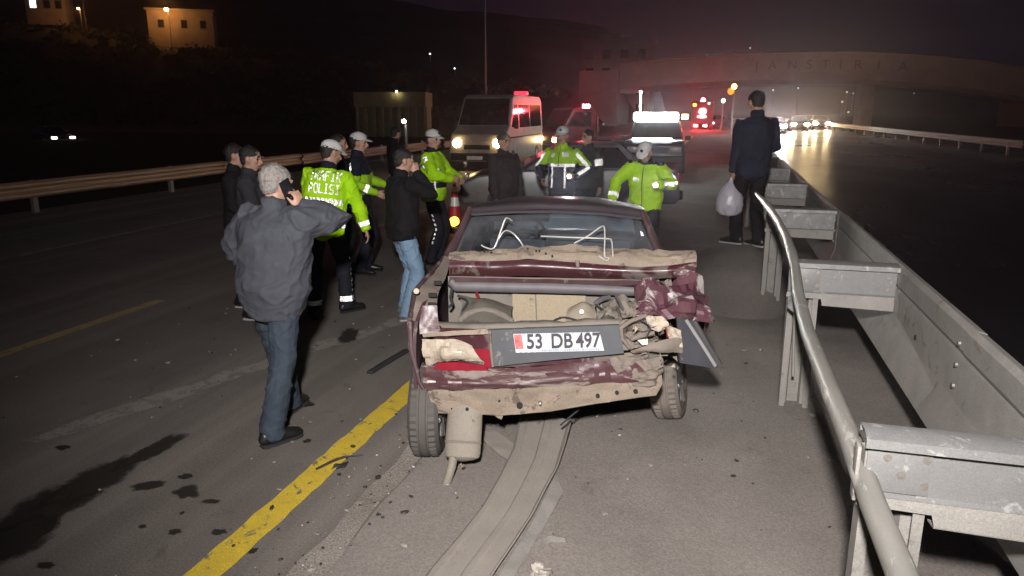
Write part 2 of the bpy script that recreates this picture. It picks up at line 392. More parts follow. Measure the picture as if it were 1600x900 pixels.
# ---------------------------------------------------------------- guard rail beside the shoulder
m_galv = mat('galvanised_steel', (0.225, 0.221, 0.214), (0.145, 0.143, 0.139), rough=0.5, metal=0.25, scale=16, contrast=1.0, c3=(0.32, 0.315, 0.305), c3amt=0.26, c3scale=13, bump=0.05, rvar=0.12, fine=0.12)
m_galvd = mat('dusty_galvanised_steel', (0.250, 0.236, 0.213), (0.175, 0.164, 0.149), rough=0.75, metal=0.05, scale=5, contrast=0.8, c3=(0.15, 0.125, 0.10), c3amt=0.24, c3scale=7, bump=0.06, fine=0.18)
m_dark = mat('dark_hole', (0.012, 0.011, 0.010), rough=0.9)
m_bolt = mat('steel_bolt', (0.30, 0.28, 0.25), (0.20, 0.17, 0.14), rough=0.5, metal=0.6, scale=60)
def wall2d(mb, prof, axis, a0, a1, th):
    """thin folded section: polyline swept along an axis"""
    P = [Vector(p) for p in prof]; n = len(P); O = []
    for i in range(n):
        t = (P[min(i + 1, n - 1)] - P[max(i - 1, 0)]).normalized(); O.append(P[i] + Vector((-t.y, t.x)) * th)
    def put(p, a):
        if axis == 'z': return (p.x, p.y, a)
        if axis == 'y': return (p.x, a, p.y)
        return (a, p.x, p.y)
    A = [mb.bm.verts.new(put(p, a0)) for p in P + O[::-1]]; B = [mb.bm.verts.new(put(p, a1)) for p in P + O[::-1]]
    m_ = len(A); fs = []
    for i in range(m_): fs.append(mb.bm.faces.new((A[i], A[(i + 1) % m_], B[(i + 1) % m_], B[i])))
    for i in range(n - 1):
        fs.append(mb.bm.faces.new((A[i + 1], A[i], A[m_ - 1 - i], A[m_ - 2 - i]))); fs.append(mb.bm.faces.new((B[i], B[i + 1], B[m_ - 2 - i], B[m_ - 1 - i])))
    return mb
gr = empty('guard_rail', (0.64, 5.3, 0))
tag(gr, 'galvanised steel guard rail with open crossbars beside the dusty shoulder', 'guard rail')
def gpart(mb, name, m, parent=None, **k):
    k.setdefault('angle', 22 if name != 'bent_pipe' else 50)
    o = mb.build(name, m, None, **k)
    o.parent = parent or gr
    o.matrix_parent_inverse = Matrix.Translation(-Vector(gr.location)) if parent is None else Matrix.Identity(4)
    return o
POSTS = [-0.42, 2.45, 5.32, 8.22, 11.04, 13.9, 16.75, 19.6, 22.45, 25.3, 28.15, 31.0, 33.85, 36.7, 39.55]
post_prof = [(-0.062, -0.014), (-0.092, -0.014), (-0.096, 0.05), (-0.046, 0.058), (-0.036, 0.10), (0.036, 0.10), (0.046, 0.058), (0.096, 0.05), (0.092, -0.014), (0.062, -0.014)]
for i, y in enumerate(POSTS):
    mb = MB(); tilt = [0.0, 0.0, -0.01, 0.01, 0.0][i % 5]
    wall2d(mb, [(0.615 + a, y + b) for a, b in post_prof], 'z', -0.1, 1.0, 0.006)
    post = gpart(mb, 'post', m_galvd)
    if i < 9:
        # fixing plate with two holes at the post head
        mb = MB().box((0.615, y - 0.024, 0.955), (0.19, 0.006, 0.17), 0.002)
        pl = gpart(mb, 'fixing_plate', m_galv)
        for hx, hz in ((-0.055, 0.035), (-0.01, -0.02), (0.06, 0.04), (0.06, -0.05), (0.50, 0.03), (0.50, -0.05)):
            gpart(MB().disc((0.635 + hx, y - 0.0275, 0.955 + hz), (0, 1, 0), 0.013, 0.004, 10), 'bolt', m_bolt)
    # crossbar: folded channel carrying the far beam
    mb = MB()
    wall2d(mb, [(y - 0.062, 1.032), (y - 0.062, 1.060), (y - 0.012, 1.074), (y + 0.05, 1.068), (y + 0.05, 1.045)], 'x', 0.505, 1.19, 0.004)
    gpart(mb, 'crossbar', m_galv)
    mb = MB()
    wall2d(mb, [(y - 0.018, 1.064), (y - 0.014, 0.862), (y - 0.030, 0.852)], 'x', 0.515, 1.185, 0.005)
    gpart(mb, 'web_plate', m_galv)
    mb = MB().poly([(0.505, y - 0.034, 0.854), (1.18, y - 0.034, 0.854), (1.18, y - 0.040, 0.765), (0.735, y - 0.040, 0.775), (0.725, y - 0.036, 0.815), (0.500, y - 0.036, 0.82)], 0.006)
    mb.poly([(0.735, y - 0.040, 0.775), (1.18, y - 0.040, 0.765), (1.18, y + 0.03, 0.755), (0.735, y + 0.03, 0.763)], 0.005)
    gpart(mb, 'lower_plate', m_galvd)
# far beam, in lengths that overlap at the posts
bprof = [(1.268, 1.018), (1.262, 1.046), (1.225, 1.056), (1.200, 1.030), (1.196, 0.93), (1.206, 0.905), (1.196, 0.88), (1.196, 0.680), (1.190, 0.664), (1.130, 0.452), (1.165, 0.425)]
for i in range(11):
    y0 = POSTS[0] - 0.05 + 4.28 * i; y1 = y0 + 4.34
    mb = MB(); k = 0.004 * (i % 2)
    wall2d(mb, [(x + k, z + k * 0.5) for x, z in bprof], 'y', y0, y1, 0.004)
    gpart(mb, 'beam', m_galvd)
    for q_ in range(3):
        gpart(MB().disc((1.190, y0 + 0.12, 0.96 - 0.11 * q_), (1, 0, 0), 0.014, 0.012, 8), 'bolt', m_bolt)
for px, py in ((1430, 527), (1379, 430)): pass
gpart(MB().disc((1.194, 4.724, 0.75), (1, 0, 0), 0.016, 0.006, 12), 'beam_hole', m_dark)
# handrail pipe torn loose and bent over the posts
pp = [(0.50, 0.7, 0.905), (0.51, 1.4, 0.91), (0.52, 1.881, 0.912), (0.52, 2.263, 0.9), (0.52, 2.696, 0.915), (0.52, 3.288, 0.901), (0.52, 4.144, 0.895), (0.525, 4.8, 0.952), (0.527, 5.1, 1.053), (0.523, 5.35, 1.101), (0.517, 5.8, 1.142), (0.496, 6.35, 1.177), (0.46, 6.8, 1.211), (0.407, 7.1, 1.258), (0.347, 7.35, 1.305)]
pr = [0.040] * 6 + [0.039, 0.038, 0.031, 0.036, (0.042, 0.028), (0.044, 0.025), (0.043, 0.023), (0.037, 0.019), (0.015, 0.011)]
gpart(MB().tube(pp, pr, 12, (0, 0, 1)), 'bent_pipe', mat('scraped_pipe', (0.285, 0.272, 0.245), (0.195, 0.185, 0.165), rough=0.5, metal=0.2, scale=12, contrast=1.0, c3=(0.42, 0.40, 0.36), c3amt=0.30, c3scale=12, bump=0.06, stretch=(1, 0.3, 1)))
mb = MB().patch([[(0.496, 4.95, 0.947), (0.57, 5.0, 0.949)], [(0.485, 4.98, 0.819), (0.622, 5.0, 0.715)]], 6, 6, 0.005, 0.012, 14, 0.01, 3)
gpart(mb, 'torn_bracket', m_galv)
gpart(MB().tube([(0.547, 5.12, 0.787), (0.564, 5.14, 0.512), (0.576, 5.12, 0.299)], 0.009, 6), 'hanging_rod', m_galvd)
gpart(MB().tube([(0.465, 2.38, 0.99), (0.451, 2.36, 0.835)], (0.02, 0.006), 6, (0, 1, 0)) if False else MB().box((0.492, 2.43, 0.93), (0.012, 0.05, 0.19), 0.003), 'end_plate', m_galvd)

# soil banked up against the rail posts
mb = MB(); n = 22; V = {}
for i in range(n + 1):
    for j in range(n + 1):
        u, v = (i / n - 0.5) * 2, (j / n - 0.5) * 2
        r2 = min(1, (u * u + v * v))
        z = 0.40 * (1 - r2) ** 1.9 * 1.02 + 0.05 * noise.noise((u * 3, v * 3, 3)) * (1 - r2) + 0.02 * noise.noise((u * 9, v * 9, 5)) * (1 - r2)
        V[i, j] = mb.bm.verts.new((0.38 + 1.05 * u * (1 if u < 0 else 0.70), 9.66 + 2.2 * v, max(z, 0) + (0.004 if r2 < 1 else -0.02)))
for i in range(n):
    for j in range(n): mb.bm.faces.new((V[i, j], V[i + 1, j], V[i + 1, j + 1], V[i, j + 1]))
mo_ = mb.build('soil_mound', m_dust, None)
if mo_.data.polygons[0].normal.z < 0: mo_.data.flip_normals()
tag(mo_, 'low heap of dusty soil banked against the guard rail posts', 'soil heap', kind='structure')

# ---------------------------------------------------------------- guard rail on the far side of the road
m_warm_beam = mat('orange_lit_guard_beam', (0.44, 0.27, 0.17), (0.33, 0.20, 0.125), rough=0.6, metal=0.1, scale=3, contrast=0.8, stretch=(1, 0.4, 1), fine=0.15)  # brown dust, with orange lamplight painted into the beam colour
gl = empty('guard_rail', (-13.4, 16, 0))
tag(gl, 'brownish corrugated guard rail along the far left edge of the road', 'guard rail')
wprof = [(0.0, 0.66), (0.03, 0.645), (0.075, 0.61), (0.075, 0.57), (0.01, 0.515), (0.01, 0.465), (0.075, 0.41), (0.075, 0.37), (0.03, 0.335), (0.0, 0.32)]
def lpart(mb, name, m):
    o = mb.build(name, m, None); o.parent = gl; o.matrix_parent_inverse = Matrix.Translation(-Vector(gl.location)); return o
def lx(y): return -13.45 + 0.0012 * max(0, y - 14) ** 2
for i in range(16):
    y0 = 2 + 4 * i; xm = lx(y0 + 2)
    mb = MB(); wall2d(mb, [(xm + x, z - 0.004 * max(0, y0 - 12)) for x, z in wprof], 'y', y0, y0 + 4.06, 0.004)
    lpart(mb, 'beam', m_warm_beam)
    mb = MB().box((xm - 0.07, y0 + 2, 0.30), (0.09, 0.12, 0.74), 0.01)
    lpart(mb, 'post', m_galvd)

# ---------------------------------------------------------------- wreckage and litter on the ground
m_black = mat('black_plastic', (0.022, 0.021, 0.022), (0.035, 0.033, 0.032), rough=0.55, scale=12, bump=0.05)
m_steel_sheet = mat('scraped_steel_sheet', (0.30, 0.27, 0.235), (0.23, 0.205, 0.18), rough=0.6, metal=0.1, scale=5, contrast=0.9, c3=(0.17, 0.125, 0.09), c3amt=0.14, c3scale=6, bump=0.06, fine=0.15)
# torn length of beam lying under the car
bm_ = empty('torn_beam', (-0.9, 3.4, 0)); tag(bm_, 'torn length of guard rail beam lying under the wrecked car towards the viewer', 'steel beam')
def tpart(mb, name, m):
    o = mb.build(name, m, None); o.parent = bm_; o.matrix_parent_inverse = Matrix.Translation(-Vector(bm_.location)); return o
L0 = [Vector(p) for p in ((-1.211, 4.663, 0.0), (-1.109, 4.039, 0.0), (-1.093, 3.363, 0.0), (-1.156, 2.772, 0.0), (-1.166, 2.295, 0.0))]; R0 = [Vector(p) for p in ((-0.816, 4.386, 0.0), (-0.79, 3.848, 0.0), (-0.818, 3.342, 0.0), (-0.858, 2.83, 0.0), (-0.896, 2.37, 0.0))]
zz = [0.10, 0.035, 0.02, 0.02, 0.02]
net = [[a_.lerp(b_, f) + Vector((0, 0, z_ + hh)) for f, hh in ((0, 0.0), (0.05, 0.014), (0.13, 0.016), (0.17, 0.004), (0.50, 0.0), (0.53, 0.012), (0.62, 0.013), (0.66, 0.0), (0.93, 0.004), (1.0, 0.030))] for a_, b_, z_ in zip(L0, R0, zz)]
tb_ = MB().patch(net, 45, 8, 0.008, 0.006, 4, 0.003, 2, smooth=False); tb_.crease = 8
tpart(tb_, 'beam_sheet', m_steel_sheet)
tpart(MB().patch([[(-0.788, 3.765, 0.055), (-0.717, 3.64, 0.02)], [(-0.804, 3.286, 0.035), (-0.749, 3.252, 0.01)], [(-0.844, 2.782, 0.035), (-0.789, 2.787, 0.01)]], 4, 20, 0.005, 0.01, 9, 0.006, 5), 'folded_flange', m_galvd)
def scrap(name, mb, m, label, cat):
    o = mb.build(name, m, None); tag(o, label, cat); return o
scrap('metal_strip', MB().patch([[(-1.333, 4.118, 0.03), (-1.386, 4.355, 0.03)], [(-1.081, 3.892, 0.02), (-1.087, 4.091, 0.03)]], 6, 10, 0.006, 0.01, 8, 0.006, 7), m_steel_sheet, 'short grey metal strip on the ground between silencer and torn beam', 'metal scrap')
scrap('metal_strip', MB().patch([[(-0.736, 3.065, 0.0), (-0.742, 3.063, 0.035)], [(-0.689, 3.163, 0.01), (-0.694, 3.153, 0.05)], [(-0.613, 3.2, 0.0), (-0.619, 3.195, 0.03)]], 4, 10, 0.004, 0.004, 9, 0.0, 8), m_galvd, 'curved thin metal strip on the dust right of the torn beam', 'metal scrap')
scrap('crumpled_foil', MB().patch([[(-0.718, 2.869, 0.0), (-0.667, 2.854, 0.02), (-0.567, 2.911, 0.0)], [(-0.727, 2.952, 0.01), (-0.67, 2.917, 0.06), (-0.616, 2.972, 0.0)]], 14, 10, 0.004, 0.03, 14, 0.03, 9), m_steel_sheet, 'crumpled grey metal scrap beside the torn beam at the bottom', 'metal scrap')
scrap('trim_strip', MB().tube([(-2.609, 5.117, 0.015), (-2.578, 5.379, 0.022), (-2.543, 5.711, 0.02)], (0.035, 0.014), 8, (1, -0.3, 0)), m_black, 'black plastic trim strip lying left of the wrecked car', 'trim strip')
scrap('twig', MB().tube([(-2.182, 3.536, 0.012), (-2.132, 3.643, 0.02), (-2.088, 3.721, 0.018), (-2.0, 3.776, 0.012)], [0.007, 0.008, 0.006, 0.003], 6), m_black, 'dark bent twig lying across the yellow edge line', 'twig')
scrap('trim_shard', MB().patch([[(-2.1, 3.554, 0.006), (-2.1, 3.618, 0.02)], [(-2.032, 3.614, 0.006), (-2.043, 3.677, 0.02)]], 6, 5, 0.003, 0.015, 16, 0.012, 4), m_black, 'torn dark plastic shard on the yellow edge line', 'plastic shard')
# loose grit and shards too many to count
mb = MB(); rnd = random.Random(5)
for k in range(760):
    z_ = rnd.random()
    if z_ < 0.42: x, y = -1.72 + rnd.gauss(0, 0.16), rnd.uniform(1.8, 7)
    elif z_ < 0.75: x, y = rnd.uniform(-5.5, -1.2), rnd.uniform(1.8, 9)
    else: x, y = rnd.uniform(-1.2, 1.0), rnd.uniform(1.8, 10)
    r = rnd.choice((0.004, 0.005, 0.006, 0.008, 0.012)) * rnd.uniform(0.7, 1.5)
    vs = bmesh.ops.create_icosphere(mb.bm, subdivisions=1, radius=r)['verts']
    sx, sy, sz = rnd.uniform(0.7, 1.8), rnd.uniform(0.6, 1.2), rnd.uniform(0.3, 0.8); a = rnd.uniform(0, PI)
    for v in vs:
        q = v.co * (1 + 0.5 * noise.noise(v.co * 120 + Vector((k, 0, 0)))); xx, yy = q.x * sx, q.y * sy
        v.co = Vector((x + xx * math.cos(a) - yy * math.sin(a), y + xx * math.sin(a) + yy * math.cos(a), 0.011 + q.z * sz + r * 0.2))
    mi = rnd.choice((0, 0, 0, 0, 1, 1, 1, 2)) if r < 0.009 else rnd.choice((0, 1))
    for f in {f for v in vs for f in v.link_faces}: f.material_index = mi
tag(mb.build('grit', [mat('grit_stone', (0.28, 0.25, 0.22), (0.16, 0.14, 0.12), scale=30), m_black, mat('pale_chip', (0.55, 0.53, 0.50), rough=0.4)], None, shade=False), 'loose grit and shards scattered on the road', 'grit', kind='stuff')

# ---------------------------------------------------------------- people
def remeshed(bm, vox, smooth_it=2):
    me = bpy.data.meshes.new('tmp'); bm.to_mesh(me); bm.free()
    o = bpy.data.objects.new('tmp', me); COL.objects.link(o)
    r = o.modifiers.new('r', 'REMESH'); r.mode = 'VOXEL'; r.voxel_size = vox; r.use_smooth_shade = True
    if smooth_it:
        s = o.modifiers.new('s', 'SMOOTH'); s.iterations = smooth_it; s.factor = 0.5
    dg = bpy.context.evaluated_depsgraph_get()
    out = bpy.data.meshes.new_from_object(o.evaluated_get(dg))
    bpy.data.objects.remove(o); bpy.data.meshes.remove(me)
    return out
def ik(a, t, l1, l2, pole):
    a, t = Vector(a), Vector(t); d = t - a; L = min(d.length, (l1 + l2) * 0.999); d = d.normalized()
    t = a + d * L
    x = (l1 * l1 - l2 * l2 + L * L) / (2 * L); h = math.sqrt(max(0, l1 * l1 - x * x))
    p = Vector(pole) - d * Vector(pole).dot(d)
    p = p.normalized() if p.length > 1e-4 else Vector((0, 1, 0))
    return a + d * x + p * h, t
def wrinkle(me, amp, freq, seed, skip=None, zs=1.35):
    vs = me.vertices; co = [v.co.copy() for v in vs]; no_ = [v.normal.copy() for v in vs]
    sd = Vector((seed * 3.1, seed * 1.7, seed * 5.3))
    for i, p in enumerate(co):
        w_ = noise.noise_vector(p * 2.2 + sd) * 0.9
        q = Vector((p.x * freq, p.y * freq, p.z * freq * zs)) * 0.75 + sd + w_
        r1 = 1 - min(1.0, abs(noise.noise(q)) * 2.6); r2 = 1 - min(1.0, abs(noise.noise(q * 1.9 + sd)) * 2.6)
        k = amp * (1.5 * r1 * r1 - 0.5 + 0.6 * r2 * r2) + amp * 1.2 * noise.noise(p * 4.0 + sd) + amp * 0.3 * noise.noise(q * 3.1)
        vs[i].co = p + no_[i] * k
GLY = {'T': '11111 00100 00100 00100 00100 00100 00100', 'R': '11110 10001 10001 11110 10100 10010 10001', 'A': '01110 10001 10001 11111 10001 10001 10001',
       'F': '11111 10000 10000 11110 10000 10000 10000', 'I': '01110 00100 00100 00100 00100 00100 01110', 'K': '10001 10010 10100 11000 10100 10010 10001',
       'P': '11110 10001 10001 11110 10000 10000 10000', 'O': '01110 10001 10001 10001 10001 10001 01110', 'L': '10000 10000 10000 10000 10000 10000 11111',
       'S': '01111 10000 10000 01110 00001 00001 11110', ' ': '0 0 0 0 0 0 0'}
def word_mask(word, w_, h_, s0, t0):
    """True where a point of the patch lies inside a block letter"""
    n = len(word); cw = w_ / (n * 6 - 1)
    def f(s, t):
        x = (s - s0) / cw; y = (t0 - t) / (h_ / 7)
        if x < 0 or y < 0 or y >= 7: return False
        k = int(x // 6); c = int(x - 6 * k)
        if k >= n or c > 4: return False
        row = GLY[word[k]].split()[int(y)]
        return c < len(row) and row[c] == '1'
    return f
m_retro = bpy.data.materials.new('reflective_tape'); m_retro.use_nodes = True
_b = m_retro.node_tree.nodes['Principled BSDF']; _b.inputs['Base Color'].default_value = (0.94, 0.94, 0.93, 1); _b.inputs['Metallic'].default_value = 1.0; _b.inputs['Roughness'].default_value = 0.24
def retro_patch(bvh, ray, s0, s1, t0, t1, mask=None, a=0.012, lift=0.007):
    """prismatic reflective tape: a lattice of corner cubes laid on a garment. ray(s, t) -> origin inside, outward direction"""
    mb = MB(); hh = a * 0.866; nt_ = max(1, round((t1 - t0) / hh)); ns = max(1, round((s1 - s0) / a)); cache = {}
    def node(i, j):
        if (i, j) not in cache:
            s = s0 + a * (i + 0.5 * (j % 2)); t = t0 + hh * j
            o_, d_ = ray(s, t); h = bvh.ray_cast(Vector(o_), Vector(d_).normalized())
            cache[i, j] = (s, t, h[0] + Vector(d_).normalized() * lift if h[0] is not None else None)
        return cache[i, j]
    for j in range(nt_):
        for i in range(ns):
            if j % 2 == 0: tris = (((i, j), (i + 1, j), (i, j + 1)), ((i + 1, j), (i + 1, j + 1), (i, j + 1)))
            else: tris = (((i, j), (i + 1, j + 1), (i, j + 1)), ((i, j), (i + 1, j), (i + 1, j + 1)))
            for tr in tris:
                N = [node(*q) for q in tr]
                if any(n_[2] is None for n_ in N): continue
                if mask and not mask(sum(n_[0] for n_ in N) / 3, sum(n_[1] for n_ in N) / 3): continue
                p = [n_[2] for n_ in N]; e = ((p[0] - p[1]).length + (p[1] - p[2]).length + (p[2] - p[0]).length) / 3
                if e > a * 2.2: continue
                nr = (p[1] - p[0]).cross(p[2] - p[0])
                if nr.length < 1e-9: continue
                nr.normalize(); od = ray(N[0][0], N[0][1])[1]
                if nr.dot(Vector(od)) < 0: nr = -nr
                ap = (p[0] + p[1] + p[2]) / 3 - nr * (e / math.sqrt(6))
                v = [mb.bm.verts.new(q) for q in p]; va = mb.bm.verts.new(ap)
                for k in range(3): mb.bm.faces.new((v[k], v[(k + 1) % 3], va))
    return mb
m_skin = mat('skin', (0.42, 0.25, 0.18), (0.36, 0.20, 0.14), rough=0.55, scale=25, bump=0.03)
m_lip = mat('lips', (0.30, 0.12, 0.09), rough=0.5)
m_eye = mat('eye_dark', (0.03, 0.022, 0.018), rough=0.2)
m_hairk = mat('black_hair', (0.012, 0.010, 0.009), (0.022, 0.018, 0.016), rough=0.5, scale=40, stretch=(1, 1, 0.2), bump=0.5, bscale=160)
m_hairg = mat('grey_hair', (0.30, 0.27, 0.25), (0.19, 0.17, 0.155), rough=0.6, scale=40, stretch=(1, 1, 0.2), bump=0.6, bscale=160)
m_hairs = mat('salt_pepper_hair', (0.10, 0.09, 0.085), (0.05, 0.045, 0.04), rough=0.6, scale=40, stretch=(1, 1, 0.2), bump=0.6, bscale=160)
def cloth(name, c, rough=0.85, **k): return mat(name, c, tuple(x * 0.72 for x in c), rough=rough, scale=k.pop('scale', 9), contrast=0.6, bump=0.06, bscale=260, spec=0.2, **k)
m_hiv = cloth('fluorescent_yellow_cloth', (0.42, 0.78, 0.01), 0.8)
m_hiv2 = cloth('fluorescent_yellow_vest', (0.34, 0.62, 0.02), 0.8)
m_navy = cloth('navy_cloth', (0.012, 0.014, 0.026)); m_navy2 = cloth('dark_navy_trousers', (0.014, 0.015, 0.022))
m_blackc = cloth('black_cloth', (0.010, 0.009, 0.010)); m_char = cloth('charcoal_felt', (0.060, 0.063, 0.076)); m_char2 = cloth('dark_grey_cloth', (0.032, 0.031, 0.036))
m_slate = cloth('slate_trousers', (0.040, 0.052, 0.070)); m_jean = cloth('light_blue_denim', (0.20, 0.30, 0.42), scale=5); m_olive = cloth('dark_olive_cloth', (0.022, 0.026, 0.018))
m_brownc = cloth('dark_brown_cloth', (0.040, 0.030, 0.030)); m_bluec = cloth('dark_blue_cloth', (0.018, 0.022, 0.038))
m_shoe = mat('black_leather', (0.012, 0.011, 0.011), rough=0.4, scale=20); m_sole = mat('pale_rubber_sole', (0.50, 0.48, 0.46), rough=0.7); m_soled = mat('dark_rubber_sole', (0.02, 0.02, 0.02), rough=0.8)
m_shoeg = mat('grey_suede', (0.10, 0.095, 0.09), rough=0.8); m_cap = cloth('white_cap_cloth', (0.62, 0.62, 0.60)); m_emb = mat('dark_badge', (0.03, 0.03, 0.05), rough=0.4)
m_phone = mat('dark_phone', (0.012, 0.012, 0.014), rough=0.15); m_shirt = cloth('pale_shirt_cloth', (0.42, 0.40, 0.40))

def person(loc, heading, H, label, group=None, lean=0, side=0, feet=((-0.10, 0.02), (0.10, -0.02)), foot_yaw=(12, -12), lift=(0, 0), knee=(0.1, 1, 0), drop=0.0,
           hands=((-0.27, 0.06, 0.80), (0.27, 0.06, 0.80)), elbow=((-0.6, -1, 0), (0.6, -1, 0)), hand_dir=(None, None), curl=(0.5, 0.5), head=(0, 0), roll=0,
           jacket=m_char, bulk=1.0, hem=0.86, bands=None, trousers=m_navy2, shoe=m_shoe, sole=m_soled, hair=m_hairk, cap=False, tapes=(), vox=0.009, collar=0.055, seed=1, jacket_name='jacket', extras=None, wr=0.007, leg=1.0):
    k = H / 1.75
    pelvis = Vector((0, -0.02 * lean / 20, 0.95 - drop))
    rot = Matrix.Rotation(R(-lean), 3, 'X') @ Matrix.Rotation(R(side), 3, 'Y')
    up = lambda p: pelvis + rot @ (Vector(p) - Vector((0, 0, 0.95)))
    J = {}
    for s, sx in (('l', -1), ('r', 1)):
        i = 0 if sx < 0 else 1
        hip = pelvis + Vector((0.088 * sx, 0, -0.03)); ank = Vector((feet[i][0], feet[i][1], 0.085 + lift[i]))
        kn, ank = ik(hip, ank, 0.44, 0.43, (knee[0] * sx, knee[1], knee[2]))
        sh = up((0.178 * sx, 0.0, 1.415)); t = Vector(hands[i])
        el, wrist = ik(sh, t, 0.285, 0.255, elbow[i])
        J[s] = (hip, kn, ank, sh, el, wrist)
    neck = up((0, -0.005, 1.46)); hb = up((0, 0.012, 1.525))
    hm = rot @ Matrix.Rotation(R(-head[0]), 3, 'Z') @ Matrix.Rotation(R(-head[1]), 3, 'X') @ Matrix.Rotation(R(roll), 3, 'Y')
    hp = lambda x, y, z: hb + hm @ Vector((x, y, z))
    HR = [(0.0, 0.030, 0.032, 0.052), (0.022, 0.048, 0.052, 0.034), (0.055, 0.060, 0.075, 0.016), (0.095, 0.070, 0.090, 0.003), (0.135, 0.0755, 0.096, -0.004), (0.17, 0.073, 0.092, -0.008), (0.20, 0.058, 0.074, -0.010), (0.222, 0.030, 0.038, -0.010)]
    # body: one continuous surface (head, neck, hands and the limbs inside the clothes)
    mb = MB()
    hint = hm @ Vector((1, 0, 0))
    mb.tube([hp(0, y, z) for z, a, b, y in HR], [(a, b) for z, a, b, y in HR], 14, hint)
    mb.tube([up((0, -0.01, 1.40)), neck, hp(0, -0.012, 0.05)], [0.062, 0.058, 0.056], 12)
    mb.tube([hp(0, 0.088, 0.122), hp(0, 0.104, 0.098), hp(0, 0.112, 0.082), hp(0, 0.092, 0.074)], [0.009, 0.012, 0.015, 0.012], 8)
    mb.tube([hp(-0.045, 0.080, 0.137), hp(0, 0.094, 0.136), hp(0.045, 0.080, 0.137)], [0.010, 0.010, 0.010], 8, (0, 0, 1))
    mb.tube([hp(-0.020, 0.086, 0.049), hp(0, 0.094, 0.050), hp(0.020, 0.086, 0.049)], [0.006, 0.010, 0.006], 8, (0, 0, 1))
    for sx in (-1, 1):
        mb.tube([hp(0.072 * sx, 0.006, 0.075), hp(0.082 * sx, -0.004, 0.105), hp(0.080 * sx, -0.010, 0.132)], [(0.010, 0.014), (0.012, 0.022), (0.009, 0.016)], 8, hm @ Vector((1, 0, 0)))
        mb.tube([hp(0.030 * sx, 0.074, 0.095), hp(0.048 * sx, 0.058, 0.09)], 0.018, 8)
    mb.tube([pelvis + Vector((0, 0, -0.08)), pelvis, up((0, 0, 1.1)), up((0, 0, 1.28)), up((0, -0.005, 1.40))], [(0.10, 0.075), (0.12, 0.09), (0.11, 0.085), (0.13, 0.085), (0.10, 0.065)], 12)
    for s, sx in (('l', -1), ('r', 1)):
        i = 0 if sx < 0 else 1; hip, kn, ank, sh, el, wr_ = J[s]
        mb.tube([hip + Vector((0, 0, 0.02)), hip.lerp(kn, 0.5), kn, kn.lerp(ank, 0.35), ank], [0.062, 0.055, 0.042, 0.044, 0.030], 10)
        mb.tube([ank, Vector((ank.x, ank.y + 0.02, ank.z - 0.04))], 0.028, 8)
        mb.tube([up((0.10 * sx, 0, 1.40)), sh, sh.lerp(el, 0.5), el, el.lerp(wr_, 0.4), wr_], [0.046, 0.044, 0.040, 0.034, 0.033, 0.026], 10)
        fd = (wr_ - el).normalized(); hd = Vector(hand_dir[i]).normalized() if hand_dir[i] else fd
        pn = Vector((-sx, 0, 0)); pn = pn - hd * pn.dot(hd)
        pn = pn.normalized() if pn.length > 0.2 else (Vector((0, 1, 0)) - hd * hd.y).normalized()      # palm faces the body
        ac = hd.cross(pn)
        mb.tube([wr_, wr_ + hd * 0.035, wr_ + hd * 0.095], [(0.024, 0.017), (0.038, 0.016), (0.041, 0.014)], 10, ac)
        c_ = curl[i]
        for f in range(4):
            off = (f - 1.5) * 0.0205; ln = (0.072, 0.082, 0.077, 0.060)[f]; b0 = wr_ + hd * 0.090 + ac * off; P = [b0]; ang = 0.0; p_ = b0
            for q, fr in enumerate((0.45, 0.32, 0.23)):
                ang += c_ * (0.75, 0.95, 0.7)[q]
                p_ = p_ + (hd * math.cos(ang) + pn * math.sin(ang)) * ln * fr; P.append(p_)
            mb.tube(P, [0.0095, 0.0090, 0.0082, 0.0070], 6)
        th0 = wr_ + hd * 0.03 + ac * (0.030 if sx > 0 else 0.030) * 1
        td = (hd * 0.75 + ac * 0.55 + pn * 0.45).normalized(); t2 = (hd * 0.9 + ac * 0.1 + pn * 0.5).normalized()
        mb.tube([th0, th0 + td * 0.035, th0 + td * 0.035 + t2 * 0.028, th0 + td * 0.035 + t2 * 0.05], [0.014, 0.012, 0.010, 0.008], 6)
        J[s] = J[s] + (hd, pn, ac)
    me = remeshed(mb.bm, 0.0085, 1)
    body = bpy.data.objects.new('person', me); COL.objects.link(body)
    for m_ in (m_skin, m_eye, m_lip): me.materials.append(m_)
    eyes = [hp(0.032 * sx, 0.083, 0.116) for sx in (-1, 1)]; mouth = hp(0, 0.095, 0.05); brows = [hp(x, 0.088, 0.142) for x in (-0.045, -0.03, -0.018, 0.018, 0.03, 0.045)]
    for p in me.polygons:
        c_ = p.center
        if any((c_ - e).length < 0.0125 for e in eyes) or any((c_ - e).length < 0.0095 for e in brows): p.material_index = 1
        elif abs((hm.transposed() @ (c_ - mouth)).z) < 0.009 and abs((hm.transposed() @ (c_ - mouth)).x) < 0.024 and (c_ - mouth).length < 0.03: p.material_index = 2
    kids = []
    def kid(me_, name, m_):
        o = bpy.data.objects.new(name, me_); COL.objects.link(o); o.parent = body
        for mm in (m_ if isinstance(m_, (list, tuple)) else [m_]): me_.materials.append(mm)
        return o
    # jacket
    B = bulk; mb = MB()
    tor = [(hem, 0.192, 0.150, 0.0), (hem + 0.02, 0.196, 0.152, 0.0), (0.98, 0.190 * B, 0.146 * B, 0.004), (1.10, 0.182 * B, 0.140 * B, 0.010), (1.24, 0.192 * B, 0.142 * B, 0.006), (1.34, 0.196 * B, 0.132 * B, -0.004), (1.41, 0.180 * B, 0.108 * B, -0.012), (1.455, 0.120, 0.085, -0.014), (1.485, 0.078, 0.074, -0.008), (1.485 + collar, 0.070, 0.072, -0.002)]
    def hemp(z, y):
        return up((0, y, z)) if z > 0.95 else pelvis + Vector((0, y, z - 0.95))
